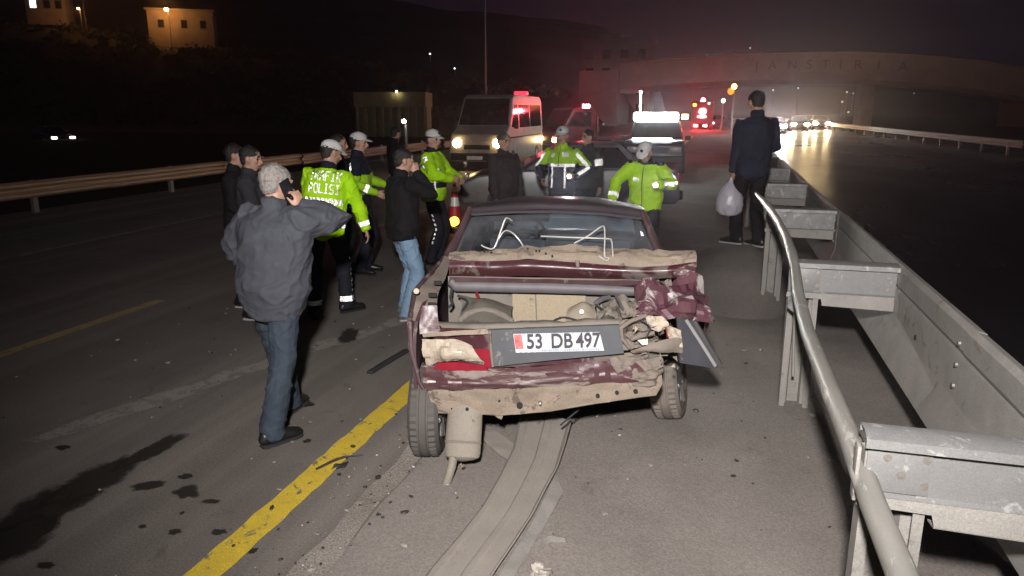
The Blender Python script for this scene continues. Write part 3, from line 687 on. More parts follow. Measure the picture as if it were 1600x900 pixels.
    mb.tube([hemp(z, y) for z, a, b, y in tor], [(a, b) for z, a, b, y in tor], 20, (1, 0, 0))
    for s, sx in (('l', -1), ('r', 1)):
        hip, kn, ank, sh, el, wr_ = J[s][:6]
        mb.tube([up((0.11 * sx, -0.005, 1.40)), sh + Vector((0, 0, -0.01)), sh.lerp(el, 0.3), sh.lerp(el, 0.75), el, el.lerp(wr_, 0.3), el.lerp(wr_, 0.75), wr_, wr_.lerp(el, -0.06)], [0.075 * B, 0.078 * B, 0.071 * B, 0.064 * B, 0.061 * B, 0.060 * B, 0.052 * B, 0.046 * B, 0.044 * B], 12)
    jm = remeshed(mb.bm, vox, 4); wrinkle(jm, wr, 7.5, seed)
    jo = kid(jm, jacket_name, [jacket] + ([b_[2] for b_ in bands] if bands else []))
    jm.shade_smooth()
    if bands:
        for p in jm.polygons:
            q = rot.transposed() @ (p.center - pelvis); z = q.z + 0.95
            for bi, (z0, z1, _m, xm) in enumerate(bands):
                if z0 <= z < z1 and abs(q.x) < xm: p.material_index = bi + 1
    # trousers
    mb = MB()
    mb.tube([pelvis + Vector((0, 0, 0.06)), pelvis, pelvis + Vector((0, 0, -0.09)), pelvis + Vector((0, 0, -0.13))], [(0.160, 0.118), (0.172, 0.130), (0.168, 0.124), (0.13, 0.09)], 16)
    for s, sx in (('l', -1), ('r', 1)):
        hip, kn, ank = J[s][:3]
        mb.tube([hip + Vector((0, 0, 0.02)), hip.lerp(kn, 0.3), hip.lerp(kn, 0.75), kn, kn.lerp(ank, 0.35), kn.lerp(ank, 0.85), ank + Vector((0, 0, -0.035))], [0.092 * leg, 0.090 * leg, 0.078 * leg, 0.074 * leg, 0.074 * leg, 0.070 * leg, 0.072 * leg], 12)
    tm = remeshed(mb.bm, vox, 3); wrinkle(tm, wr * 0.8, 8.5, seed + 3); to = kid(tm, 'trousers', trousers); tm.shade_smooth()
    # shoes
    for s, sx in (('l', -1), ('r', 1)):
        i = 0 if sx < 0 else 1; ank = J[s][2]; a = R(foot_yaw[i]); f = Vector((-math.sin(a), math.cos(a), 0)); rt = Vector((math.cos(a), math.sin(a), 0))
        pit = 0.0 if lift[i] < 0.02 else min(0.9, lift[i] * 3.0)
        f = f * math.cos(pit) + Vector((0, 0, -math.sin(pit))); upv = rt.cross(f)
        o0 = ank - upv * 0.085
        fl = [(-0.075, 0.030, 0.030, 0.034), (-0.055, 0.040, 0.050, 0.040), (0.0, 0.043, 0.062, 0.044), (0.07, 0.046, 0.044, 0.046), (0.14, 0.051, 0.034, 0.048), (0.185, 0.044, 0.027, 0.040), (0.205, 0.024, 0.018, 0.02)]
        mb = MB()
        mb.tube([o0 + f * y + upv * (hgt + 0.012) for y, a_, hgt, w_ in fl], [(a_, hgt) for y, a_, hgt, w_ in fl], 12, rt)
        sm = remeshed(mb.bm, 0.008, 1); so = kid(sm, 'shoe', shoe); sm.shade_smooth()
        mb = MB(); mb.tube([o0 + f * y + upv * 0.011 for y, a_, hgt, w_ in fl], [(a_ + 0.005, 0.011) for y, a_, hgt, w_ in fl], 12, rt)
        b2 = mb.build('sole', sole, so)
    # hair, cap
    if hair is not None:
        mb = MB(); g_ = 0.010
        mb.tube([hp(0, y - 0.012, z + 0.004) for z, a, b, y in HR[4:]], [(a + g_, b + g_ * 0.6) for z, a, b, y in HR[4:]], 14, hint)
        mb.tube([hp(0, -0.040, 0.055), hp(0, -0.042, 0.085), hp(0, -0.040, 0.12), hp(0, -0.036, 0.16)], [(0.050, 0.048), (0.068, 0.060), (0.078, 0.066), (0.078, 0.07)], 12, hint)
        hmz = remeshed(mb.bm, 0.0075, 1); wrinkle(hmz, 0.004, 38, seed + 9, zs=1.0); 
        rs = random.Random(seed); ps = list(hmz.polygons); hb_ = bmesh.new(); hb_.from_mesh(hmz); cen = hp(0, -0.02, 0.15); upv_ = hm @ Vector((0, 0.25, 1))
        for q_ in range(900):
            p_ = rs.choice(ps); c_ = p_.center; n_ = p_.normal; fl_ = (-upv_ + hm @ Vector((rs.gauss(0, 0.35), rs.gauss(-0.2, 0.35), 0))); fl_ = (fl_ - n_ * fl_.dot(n_))
            if fl_.length < 0.05: fl_ = n_.orthogonal()
            fl_.normalize(); w_ = n_.cross(fl_) * 0.0022; ln_ = rs.uniform(0.012, 0.026); t_ = c_ + fl_ * ln_ + n_ * rs.uniform(0.002, 0.009)
            hb_.faces.new([hb_.verts.new(x_) for x_ in (c_ - w_, c_ + w_, t_)])
        hb_.to_mesh(hmz); hb_.free(); kid(hmz, 'hair', hair)
    if cap:
        mb = MB(); prof = [(0.150, 0.085, 0.107), (0.168, 0.087, 0.109), (0.195, 0.082, 0.103), (0.222, 0.064, 0.082), (0.240, 0.034, 0.044), (0.246, 0.008, 0.01)]
        mb.tube([hp(0, -0.006, z) for z, a, b in prof], [(a, b) for z, a, b in prof], 20, hint)
        co = mb.build('cap', m_cap, body)
        mb = MB(); top = []
        net = [[hp(-0.072, 0.062, 0.158), hp(0, 0.098, 0.164), hp(0.072, 0.062, 0.158)], [hp(-0.066, 0.120, 0.143), hp(0, 0.146, 0.150), hp(0.066, 0.120, 0.143)], [hp(-0.040, 0.160, 0.134), hp(0, 0.174, 0.136), hp(0.040, 0.160, 0.134)]]
        mb.patch(net, 10, 6, 0.004); mb.build('visor', m_cap, co)
        mb = MB(); mb.disc(hp(0.0, 0.0985, 0.200), hm @ Vector((0, 1, 0.28)), 0.020, 0.006, 12); mb.build('badge', m_emb, co)
    # reflective tape on the garments
    jb = BVHTree.FromPolygons([v.co for v in jm.vertices], [p.vertices for p in jm.polygons]); tb = BVHTree.FromPolygons([v.co for v in tm.vertices], [p.vertices for p in tm.polygons])
    for tp in tapes:
        kd = tp[0]
        if kd == 'ring':          # around the torso: z centre, width, arc from, arc to (degrees, 0 = front)
            _, z, w_, a0, a1 = tp[:5]; mask = tp[5] if len(tp) > 5 else None; rad = 0.19
            f = lambda s, t: (up((0, 0, z + t)), rot @ Vector((math.sin(s / rad), math.cos(s / rad), 0)))
            mbx = retro_patch(jb, f, R(a0) * rad, R(a1) * rad, -w_ / 2, w_ / 2, mask); par = jo
        elif kd in ('vert', 'zip'):        # vertical line on the torso at angle a from z0 to z1
            _, a, w_, z0, z1 = tp; rad = 0.17
            f = lambda s, t: (up((0, 0, t)), rot @ Vector((math.sin(R(a) + s / rad), math.cos(R(a) + s / rad), 0)))
            mbx = retro_patch(jb, f, -w_ / 2, w_ / 2, z0, z1); par = jo
        elif kd == 'arm':         # ring round a sleeve: side, fraction 0..1 shoulder-elbow, 1..2 elbow-wrist, width
            _, s_, fr, w_ = tp; sh, el, wr_ = J[s_][3:6]; A_, B_ = (sh, el) if fr < 1 else (el, wr_); ax = (B_ - A_).normalized(); c0 = A_.lerp(B_, fr % 1.0)
            u_ = ax.orthogonal().normalized(); v_ = ax.cross(u_); rad = 0.062
            f = lambda s, t: (c0 + ax * t, u_ * math.cos(s / rad) + v_ * math.sin(s / rad))
            mbx = retro_patch(jb, f, 0, 2 * PI * rad, -w_ / 2, w_ / 2); par = jo
        elif kd == 'sleeve':      # line along the outside of a sleeve from fraction to fraction, facing a direction
            _, s_, f0, f1, dirv, w_ = tp; sh, el, wr_ = J[s_][3:6]; dv = Vector(dirv).normalized()
            def f(s, t, sh=sh, el=el, wr_=wr_, dv=dv):
                q = sh.lerp(el, t / 0.28) if t < 0.28 else el.lerp(wr_, (t - 0.28) / 0.25)
                ax = ((el - sh) if t < 0.28 else (wr_ - el)).normalized(); d_ = (dv - ax * dv.dot(ax)).normalized()
                return q + ax.cross(d_) * s, d_
            mbx = retro_patch(jb, f, -w_ / 2, w_ / 2, f0, f1); par = jo
        elif kd == 'legline':     # dashes down the outside of a trouser leg
            _, s_, z0, z1, dirv, w_, dash = tp; hip, kn, ank = J[s_][:3]; dv = Vector(dirv).normalized()
            def f(s, t, hip=hip, kn=kn, ank=ank, dv=dv):
                q = kn.lerp(hip, (t - kn.z) / (hip.z - kn.z)) if t > kn.z else ank.lerp(kn, (t - ank.z) / (kn.z - ank.z))
                return q + Vector((0, 0, 1)).cross(dv) * s, dv
            mbx = retro_patch(tb, f, -w_ / 2, w_ / 2, z0, z1, (lambda s, t, dash=dash: (t / dash) % 1.0 < 0.6) if dash else None); par = to
        elif kd == 'legring':
            _, s_, z, w_ = tp; hip, kn, ank = J[s_][:3]; c0 = ank.lerp(kn, (z - ank.z) / (kn.z - ank.z)); rad = 0.07
            f = lambda s, t: (c0 + Vector((0, 0, t)), Vector((math.cos(s / rad), math.sin(s / rad), 0)))
            mbx = retro_patch(tb, f, 0, 2 * PI * rad, -w_ / 2, w_ / 2); par = to
        elif kd == 'word':        # block letters across the back or the chest
            _, word, z, wd, ht, a, xo = tp; sg = -1 if abs(a) > 90 else 1
            f = lambda s, t: (up((-sg * s + xo, 0, z + t)), rot @ Vector((0, sg, 0.05)))
            mbx = retro_patch(jb, f, -wd / 2 - 0.01, wd / 2 + 0.01, -ht / 2 - 0.01, ht / 2 + 0.01, word_mask(word, wd, ht, -wd / 2, ht / 2), 0.0043, 0.006)
            par = jo
        elif kd == 'patch':       # plain badge: x, z, width, height, front/back
            _, x, z, wd, ht, sg = tp
            f = lambda s, t: (up((x + s, 0, z + t)), rot @ Vector((0, sg, 0.0)))
            mbx = retro_patch(jb, f, -wd / 2, wd / 2, -ht / 2, ht / 2); par = jo
        elif kd == 'chevrons':
            _, z, wd, ht, xo = tp; n_ = 9; pw = wd / n_
            mk = lambda s, t: ((s + wd / 2 + abs(t) * 0.5 * -1 + 10 * pw) / pw) % 1.0 < 0.74
            f = lambda s, t: (up((-s + xo, 0, z + t)), rot @ Vector((0, -1, 0.02)))
            mbx = retro_patch(jb, f, -wd / 2, wd / 2, -ht / 2, ht / 2, mk, 0.0085, 0.006); par = jo
        if kd == 'zip': mbx.build('zip', m_navy, par, shade=False)
        else: mbx.build('reflective_tape', m_retro, par, shade=False)
    body['joints'] = 0
    del body['joints']
    body.location = loc; body.rotation_euler = (0, 0, R(heading)); body.scale = (k, k, k)
    tag(body, label, 'person', group)
    return body, J, hp, hm, k
def world_pt(body, p):
    return Matrix.Translation(body.location) @ Matrix.Rotation(body.rotation_euler.z, 4, 'Z') @ Matrix.Scale(body.scale.x, 4) @ Vector(p)
def held(mb, body, name, m, label, cat):
    """something a person holds: a thing of its own, placed in the person's frame"""
    o = mb.build(name, m, None); o.location = body.location; o.rotation_euler = body.rotation_euler; o.scale = body.scale
    # bake into world coordinates
    M_ = Matrix.Translation(body.location) @ Matrix.Rotation(body.rotation_euler.z, 4, 'Z') @ Matrix.Scale(body.scale.x, 4)
    o.data.transform(M_); o.location = (0, 0, 0); o.rotation_euler = (0, 0, 0); o.scale = (1, 1, 1)
    return tag(o, label, cat)

GO = 'onlookers standing round the wreck'; GPOL = 'traffic police officers at the scene'
# walking man with a phone
b1, J1, hp1, hm1, k1 = person((-2.70, 4.02, 0.0), -6, 1.74, 'grey-haired man in charcoal jacket walking away with phone at his ear', GO, lean=5, side=2, feet=((-0.13, 0.24), (0.10, -0.24)), lift=(0.0, 0.0), foot_yaw=(8, -22),
    hands=((-0.30, 0.20, 1.00), (0.190, 0.09, 1.475)), elbow=((-1.0, -0.3, -0.2), (0.75, -0.35, -1.7)), hand_dir=(None, (-0.12, -0.15, 0.95)), curl=(0.6, 0.75), head=(18, 4),
    jacket=m_char, bulk=1.36, hem=0.80, trousers=m_slate, hair=m_hairg, seed=2, wr=0.009, leg=1.08, vox=0.008)
mb = MB().box((0, 0, 0), (0.010, 0.076, 0.155), 0.006)
ax_z = (hm1 @ Vector((0.10, -0.55, 0.83))).normalized(); ax_x = hm1 @ Vector((1, 0, 0)); ax_x = (ax_x - ax_z * ax_x.dot(ax_z)).normalized()
bmesh.ops.transform(mb.bm, matrix=Matrix.Translation(hp1(0.108, 0.012, 0.075)) @ Matrix((ax_x, ax_z.cross(ax_x), ax_z)).transposed().to_4x4(), verts=mb.bm.verts)
held(mb, b1, 'phone', m_phone, 'dark mobile phone held to the ear of the walking man', 'phone')
# two men half hidden behind him
person((-4.43, 6.35, 0), -70, 1.72, 'young man in dark grey hooded top watching from behind the walking man', GO, feet=((-0.1, 0.1), (0.1, -0.08)), head=(8, 6), jacket=m_char2, bulk=1.08, trousers=m_blackc, sole=m_sole, seed=4, hands=((-0.20, 0.2, 0.92), (0.2, 0.2, 0.92)))
person((-4.86, 6.72, 0), -70, 1.72, 'man in black at the left edge of the group of onlookers', GO, jacket=m_blackc, head=(0, 4), bulk=1.05, trousers=m_blackc, sole=m_sole, seed=5, hands=((-0.2, 0.18, 0.95), (0.2, 0.18, 0.95)))
# officer with his back to the camera
person((-3.80, 6.62, 0), 18, 1.78, 'officer seen from behind in yellow jacket lettered TRAFIK POLISI', GPOL, lean=9, side=6, feet=((-0.13, -0.10), (0.16, 0.10)), foot_yaw=(15, -50),
    hands=((-0.20, 0.28, 0.93), (0.40, 0.10, 0.83)), elbow=((-0.9, -0.5, 0), (0.9, -0.6, 0)), head=(52, 6), jacket=m_hiv, bands=[(1.48, 1.9, m_navy, 9)], bulk=1.16, hem=0.84, trousers=m_navy2, cap=True, seed=6, wr=0.009, vox=0.008,
    tapes=(('word', 'TRAFIK', 1.395, 0.30, 0.100, 180, 0.0), ('word', 'POLISI', 1.270, 0.30, 0.100, 180, 0.0), ('chevrons', 1.155, 0.38, 0.062, 0.0), ('ring', 0.945, 0.07, 95, 135), ('arm', 'r', 1.78, 0.055), ('arm', 'l', 1.78, 0.055),
           ('legline', 'r', 0.20, 0.60, (1, -0.25, 0), 0.024, 0.055), ('legring', 'r', 0.16, 0.055), ('legring', 'l', 0.16, 0.045)))
# pair beyond him
person((-4.70, 8.62, 0), -60, 1.76, 'bareheaded man in dark jacket beyond the officer with lettered back', GO, jacket=m_brownc, head=(10, 4), seed=7, trousers=m_blackc, hands=((-0.18, 0.25, 1.0), (0.2, 0.25, 1.0)))
person((-4.38, 8.55, 0), -75, 1.78, 'white-capped officer in yellow vest with slanted reflective strip beyond the onlookers', GPOL, jacket=m_hiv2, cap=True, bands=[(1.26, 1.9, m_navy, 9), (0.0, 1.02, m_navy, 9)], seed=8, head=(0, 2), tapes=(('sleeve', 'r', 0.02, 0.24, (0.5, -0.8, 0.2), 0.05), ('arm', 'r', 1.5, 0.05)), trousers=m_navy2, hands=((-0.2, 0.3, 1.1), (0.22, 0.24, 1.05)))
# man in jeans
person((-3.00, 6.72, 0), -42, 1.70, 'man in black jacket and light blue jeans with hand raised to his face', GO, feet=((-0.09, 0.04), (0.11, -0.03)), foot_yaw=(10, -16), lean=1, hands=((-0.24, 0.12, 0.84), (0.055, 0.16, 1.50)), elbow=((-0.6, -1, 0), (0.7, 0.2, -1)), hand_dir=(None, (-0.2, -0.1, 1)), curl=(0.5, 0.9), head=(14, 10), jacket=m_blackc, bulk=1.12, hem=0.86, trousers=m_jean, shoe=m_shoeg, sole=m_sole, seed=9, leg=1.05, vox=0.008)
# bystander further back
person((-6.15, 13.6, 0), -30, 1.72, 'dark-haired bystander standing far behind the man in jeans', GO, jacket=m_blackc, seed=10, trousers=m_blackc, head=(0, 3))
# officer in yellow with dark belt
person((-3.70, 9.35, 0), -88, 1.80, 'officer in yellow jacket with dark belt beside the traffic cone', GPOL, jacket=m_hiv, cap=True, bands=[(1.03, 1.10, m_navy, 9), (1.48, 1.9, m_navy, 9)], head=(20, 3), bulk=1.12, hem=0.86, trousers=m_navy2, seed=11, hands=((-0.20, 0.30, 1.12), (0.16, 0.30, 1.16)), elbow=((-1, -0.4, -0.3), (1, -0.3, -0.3)),
    tapes=(('sleeve', 'r', 0.03, 0.10, (1, 0, 0), 0.06), ('vert', 62, 0.024, 0.88, 1.26), ('patch', 0.02, 1.30, 0.06, 0.06, -1), ('ring', 1.31, 0.05, 96, 116), ('ring', 1.24, 0.06, 30, 50), ('legline', 'r', 0.3, 0.7, (1, -0.2, 0), 0.03, 0.06)))
# man with grey hair
person((-2.90, 10.0, 0), -122, 1.75, 'man with short grey hair and open-collared dark jacket facing the officers', GO, jacket=m_brownc, bulk=1.26, hair=m_hairs, seed=12, head=(6, 3), trousers=m_blackc, bands=[(1.22, 1.50, m_shirt, 0.0)], hands=((-0.24, 0.1, 0.84), (0.24, 0.1, 0.84)))
# officer with flashlight in two-tone jacket
b11, J11, hp11, hm11, k11 = person((-2.22, 10.75, 0), 172, 1.82, 'officer in navy and yellow jacket with glowing outlines holding a torch', GPOL, jacket=m_navy, cap=True, bands=[(1.235, 1.60, m_hiv2, 9)], bulk=1.10, head=(-6, 4), trousers=m_navy2, seed=13,
    hands=((-0.25, 0.20, 1.10), (0.23, 0.20, 1.04)), elbow=((-1, -0.4, -0.5), (1, -0.4, -0.5)), hand_dir=((0.3, 0.8, 0.15), None), curl=(1.0, 0.6),
    tapes=(('ring', 1.235, 0.04, -75, 75), ('vert', -32, 0.026, 0.92, 1.22), ('vert', 32, 0.026, 0.92, 1.22), ('sleeve', 'l', 0.05, 0.50, (-0.55, 0.9, 0), 0.05), ('sleeve', 'r', 0.05, 0.50, (0.55, 0.9, 0), 0.05), ('ring', 1.385, 0.05, -50, -18), ('ring', 1.37, 0.05, 26, 44), ('zip', 0, 0.016, 0.92, 1.50)))
person((-2.02, 11.75, 0), 160, 1.76, 'dark-haired man in olive jacket with reflective armband behind the torch officer', GO, jacket=m_olive, head=(14, 5), seed=14, trousers=m_blackc, hands=((-0.30, 0.12, 0.86), (0.22, 0.1, 0.84)), elbow=((-1, -0.6, 0), (0.6, -1, 0)), tapes=(('arm', 'l', 0.62, 0.10),))
# officer leaning over the front of the car
b13, J13, hp13, hm13, k13 = person((-0.90, 9.75, 0), 168, 1.77, 'officer in bright yellow jacket leaning over the front of the wreck with a torch', GPOL, lean=20, side=-4, drop=0.04, jacket=m_hiv, bands=[(1.475, 1.9, m_navy, 9)], cap=True, head=(4, 14), bulk=1.18, trousers=m_navy2, seed=15, hem=0.84, vox=0.008,
    feet=((-0.15, -0.04), (0.15, 0.02)), hands=((-0.30, 0.46, 1.16), (0.32, 0.36, 0.96)), elbow=((-1, -0.3, -0.6), (1, -0.4, -0.2)), hand_dir=((-0.1, 1.0, 0.1), None), curl=(1.0, 0.6),
    tapes=(('zip', 0, 0.016, 0.88, 1.48), ('patch', 0.085, 1.30, 0.085, 0.05, 1), ('sleeve', 'l', 0.22, 0.46, (-1.0, 0.3, 0), 0.055), ('arm', 'l', 1.75, 0.06), ('arm', 'r', 1.85, 0.05)))
m_torch = emit('torch_beam', (1.0, 0.97, 0.86), 60)
def torch(b, J, side, target, label, energy, col, cone_):
    hd, pn, ac = J[side][6:9]; w0 = J[side][5]; c0 = w0 + hd * 0.085 + pn * 0.022
    M_ = Matrix.Translation(b.location) @ Matrix.Rotation(b.rotation_euler.z, 4, 'Z') @ Matrix.Scale(b.scale.x, 4)
    c0 = M_ @ c0; d = (Vector(target) - c0).normalized()
    t = empty('torch', (0, 0, 0)); tag(t, label, 'torch')
    MB().tube([c0 - d * 0.08, c0 + d * 0.05, c0 + d * 0.06, c0 + d * 0.10], [0.016, 0.016, 0.022, 0.028], 12, cap=True, dome=False).build('barrel', m_phone, t)
    MB().disc(c0 + d * 0.102, d, 0.026, 0.004, 16).build('lens', m_torch, t)
    light('torch_light', 'SPOT', c0 + d * 0.12, energy, col, 0.02, target, R(cone_), 0.9).parent = t
torch(b11, J11, 'l', (-1.35, 6.6, 1.0), 'small lit torch in the hand of the officer with glowing outlines', 220, (0.9, 0.96, 1.0), 36)
torch(b13, J13, 'l', (-0.35, 2.0, 1.7), 'bright torch held by the officer leaning over the wreck', 160, (1, 0.98, 0.92), 100)
# man with the plastic bag on the soil heap
b14, J14, hp14, hm14, k14 = person((0.40, 9.66, 0.40), 22, 1.88, 'tall man in dark blue jacket standing by the guard rail with a plastic bag', GO, feet=((-0.10, 0.10), (0.09, -0.10)), foot_yaw=(40, 20), hands=((-0.20, 0.10, 0.80), (0.16, 0.26, 1.08)), elbow=((-0.5, -1, 0), (0.7, -0.7, -0.3)), curl=(1.1, 0.6), head=(-8, 14), jacket=m_bluec, bulk=1.08, hem=0.82, trousers=m_blackc, shoe=m_shoe, sole=m_sole, seed=16, leg=1.05)
wl = world_pt(b14, J14['l'][5] + J14['l'][6] * 0.095)
mb = MB(); rows = []
for z, rx, ry in ((0.0, 0.012, 0.010), (-0.06, 0.03, 0.02), (-0.10, 0.075, 0.05), (-0.17, 0.125, 0.085), (-0.26, 0.155, 0.105), (-0.34, 0.165, 0.115), (-0.42, 0.155, 0.105), (-0.47, 0.11, 0.08), (-0.485, 0.03, 0.02)): rows.append((z, rx, ry))
mb.tube([(wl.x - 0.01, wl.y, wl.z + z + 0.005) for z, a, b in rows], [(a, b) for z, a, b in rows], 24, (1, 0, 0))
bmesh.ops.subdivide_edges(mb.bm, edges=mb.bm.edges[:], cuts=1, use_grid_fill=True)
for v in mb.bm.verts:
    q = v.co - wl; r_ = max(0.0, min(1.0, (-q.z) / 0.2)); d_ = Vector((q.x, q.y, 0))
    if d_.length > 0: v.co += d_.normalized() * r_ * (0.016 * (0.5 - abs(noise.noise(Vector((math.atan2(q.y, q.x) * 2.0, q.z * 9, 3)))) * 2))
bag = empty('plastic_bag', (0, 0, 0)); tag(bag, 'pale translucent plastic bag hanging from the tall man hand', 'bag')
m_bag = mat('pale_plastic_film', (0.42, 0.40, 0.44), (0.30, 0.28, 0.32), rough=0.35, scale=9, contrast=0.9, bump=0.2, bscale=30)
mb.build('sack', m_bag, bag)
MB().tube([wl + Vector((-0.045, 0, -0.09)), wl + Vector((-0.02, 0, 0.0)), wl + Vector((0.0, 0, 0.02)), wl + Vector((0.02, 0, 0.0)), wl + Vector((0.05, 0, -0.09))], (0.012, 0.004), 6, (0, 1, 0)).build('handle', m_bag, bag)

# ---------------------------------------------------------------- wrecked saloon
m_burg = mat('burgundy_paint', (0.052, 0.010, 0.015), (0.046, 0.022, 0.024), rough=0.36, scale=6, contrast=0.8, c3=(0.125, 0.10, 0.088), c3amt=0.42, c3scale=4, rvar=0.12, coat=0.3, bump=0.02)
m_burgd = mat('dusty_burgundy_paint', (0.045, 0.012, 0.019), (0.072, 0.050, 0.050), rough=0.5, scale=3.5, contrast=0.9, c3=(0.14, 0.112, 0.098), c3amt=0.28, c3scale=5, rvar=0.15, bump=0.03)
m_burgs = mat('scraped_burgundy_paint', (0.052, 0.010, 0.018), (0.090, 0.058, 0.055), rough=0.4, scale=5, contrast=1.0, c3=(0.22, 0.18, 0.165), c3amt=0.36, c3scale=6, stretch=(0.35, 1, 1.6), rvar=0.15, bump=0.05)
m_peel = mat('peeled_paint_panel', (0.062, 0.016, 0.028), (0.10, 0.05, 0.055), rough=0.45, scale=6, contrast=0.8, c3=(0.32, 0.285, 0.275), c3amt=0.36, c3scale=5.0, bump=0.06)
m_prim = mat('dusty_beige_primer', (0.235, 0.185, 0.140), (0.165, 0.130, 0.100), rough=0.8, scale=6, contrast=0.9, c3=(0.095, 0.072, 0.058), c3amt=0.30, c3scale=7, bump=0.08, fine=0.2)
m_prim2 = mat('muddy_metal', (0.175, 0.142, 0.116), (0.115, 0.092, 0.078), rough=0.8, scale=7, contrast=1.0, c3=(0.085, 0.055, 0.05), c3amt=0.3, c3scale=6, bump=0.1, fine=0.15)
m_roof = mat('dusty_roof_paint', (0.034, 0.026, 0.031), (0.052, 0.044, 0.047), rough=0.5, scale=2.5, contrast=0.8, stretch=(1, 2, 1), rvar=0.12, fine=0.08)
m_board = mat('hardboard', (0.26, 0.21, 0.14), (0.20, 0.165, 0.115), rough=0.8, scale=4, contrast=0.9, c3=(0.12, 0.095, 0.07), c3amt=0.22, c3scale=6, fine=0.2)
m_grim = mat('grimy_boot_metal', (0.17, 0.150, 0.122), (0.105, 0.092, 0.076), rough=0.75, scale=7, contrast=0.9, c3=(0.075, 0.06, 0.05), c3amt=0.22, c3scale=8, bump=0.06)
m_seal = mat('dusty_rubber_seal', (0.105, 0.095, 0.098), (0.075, 0.068, 0.07), rough=0.6, scale=8)
m_rub = mat('tyre_rubber', (0.055, 0.050, 0.046), (0.085, 0.076, 0.068), rough=0.85, scale=10, contrast=0.9, bump=0.08)
m_rubd = mat('dusty_tyre_rubber', (0.165, 0.14, 0.118), (0.105, 0.09, 0.078), rough=0.9, scale=8, contrast=0.9, bump=0.08)
m_gplast = mat('grey_plastic_panel', (0.075, 0.078, 0.085), (0.055, 0.057, 0.062), rough=0.5, scale=6, contrast=0.8, c3=(0.17, 0.15, 0.135), c3amt=0.22, c3scale=5)
m_redl = mat('red_lens_plastic', (0.22, 0.010, 0.022), (0.16, 0.008, 0.016), rough=0.25, scale=12, coat=0.4)
m_lamph = mat('broken_lamp_housing', (0.36, 0.305, 0.235), (0.26, 0.215, 0.165), rough=0.6, scale=10, contrast=0.9, c3=(0.27, 0.21, 0.15), c3amt=0.25, c3scale=9, bump=0.05)
m_trimdk = mat('dark_cabin_trim', (0.022, 0.024, 0.028), (0.035, 0.036, 0.04), rough=0.6, scale=10)
m_seat = mat('grey_seat_fabric', (0.06, 0.065, 0.075), (0.045, 0.048, 0.056), rough=0.9, scale=20, bump=0.1, bscale=200)
m_cabin = mat('grey_headlining', (0.11, 0.125, 0.14), (0.085, 0.095, 0.11), rough=0.9, scale=6)
m_wire = mat('bare_steel_rod', (0.56, 0.54, 0.50), (0.42, 0.40, 0.36), rough=0.4, metal=0.3, scale=30)
m_glassr = glass('dusty_rear_glass', (0.88, 0.92, 0.95), dust=0.05)
m_glassw = glass('windscreen_glass', (0.80, 0.87, 0.92), dust=0.16, trans=True)
m_glassd = glass('dark_side_glass', (0.45, 0.5, 0.55), dust=0.03)
car = empty('wrecked_car', (-0.8166, 3.933, 0.0), R(10.5))
tag(car, 'burgundy saloon car with its rear end smashed in, plate 53 DB 497', 'car')
def cp(mb, name, m, parent=None, label=None, **k):
    o = mb.build(name, m, parent or car, **k)
    if label: o['label'] = label
    return o
def wheel(par, loc, r, wd, yaw=0, camber=0, dusty=False, rim=True):
    m_ = m_rubd if dusty else m_rub; mb = MB(); seg = 40
    prof = [(-0.5, 0.70), (-0.52, 0.86), (-0.44, 0.955), (-0.40, 0.985), (-0.20, 1.0), (-0.17, 0.972), (-0.13, 0.972), (-0.10, 1.0), (0.10, 1.0), (0.13, 0.972), (0.17, 0.972), (0.20, 1.0), (0.40, 0.985), (0.44, 0.955), (0.52, 0.86), (0.5, 0.70)]
    rings = []
    for i in range(seg * 2):
        a = 2 * PI * i / (seg * 2); ring = []
        for q, (x, rr) in enumerate(prof):
            rad = r * rr
            if abs(x) >= 0.2 and rr > 0.95 and i % 2: rad -= 0.010
            ring.append(mb.bm.verts.new((x * wd, rad * math.cos(a), rad * math.sin(a))))
        rings.append(ring)
    n = len(rings)
    for i in range(n):
        for q in range(len(prof) - 1): mb.bm.faces.new((rings[i][q], rings[i][q + 1], rings[(i + 1) % n][q + 1], rings[(i + 1) % n][q]))
    t = mb.build('wheel', m_, par, angle=25); t.location = loc; t.rotation_euler = (0, R(camber), R(yaw))
    mb = MB()
    mb.tube([(-0.48 * wd, 0, 0), (-0.40 * wd, 0, 0), (0.40 * wd, 0, 0), (0.48 * wd, 0, 0)], [r * 0.71, r * 0.64, r * 0.64, r * 0.71], 28, (0, 1, 0), True, False)
    for k in range(8):
        a = 2 * PI * k / 8
        for sx in (-1, 1): mb.tube([(sx * 0.42 * wd, r * 0.18 * math.cos(a), r * 0.18 * math.sin(a)), (sx * 0.46 * wd, r * 0.6 * math.cos(a), r * 0.6 * math.sin(a))], 0.018, 6)
    mb.build('rim', mat('steel_wheel', (0.24, 0.23, 0.22), (0.14, 0.13, 0.12), rough=0.5, metal=0.5), t)
    return t
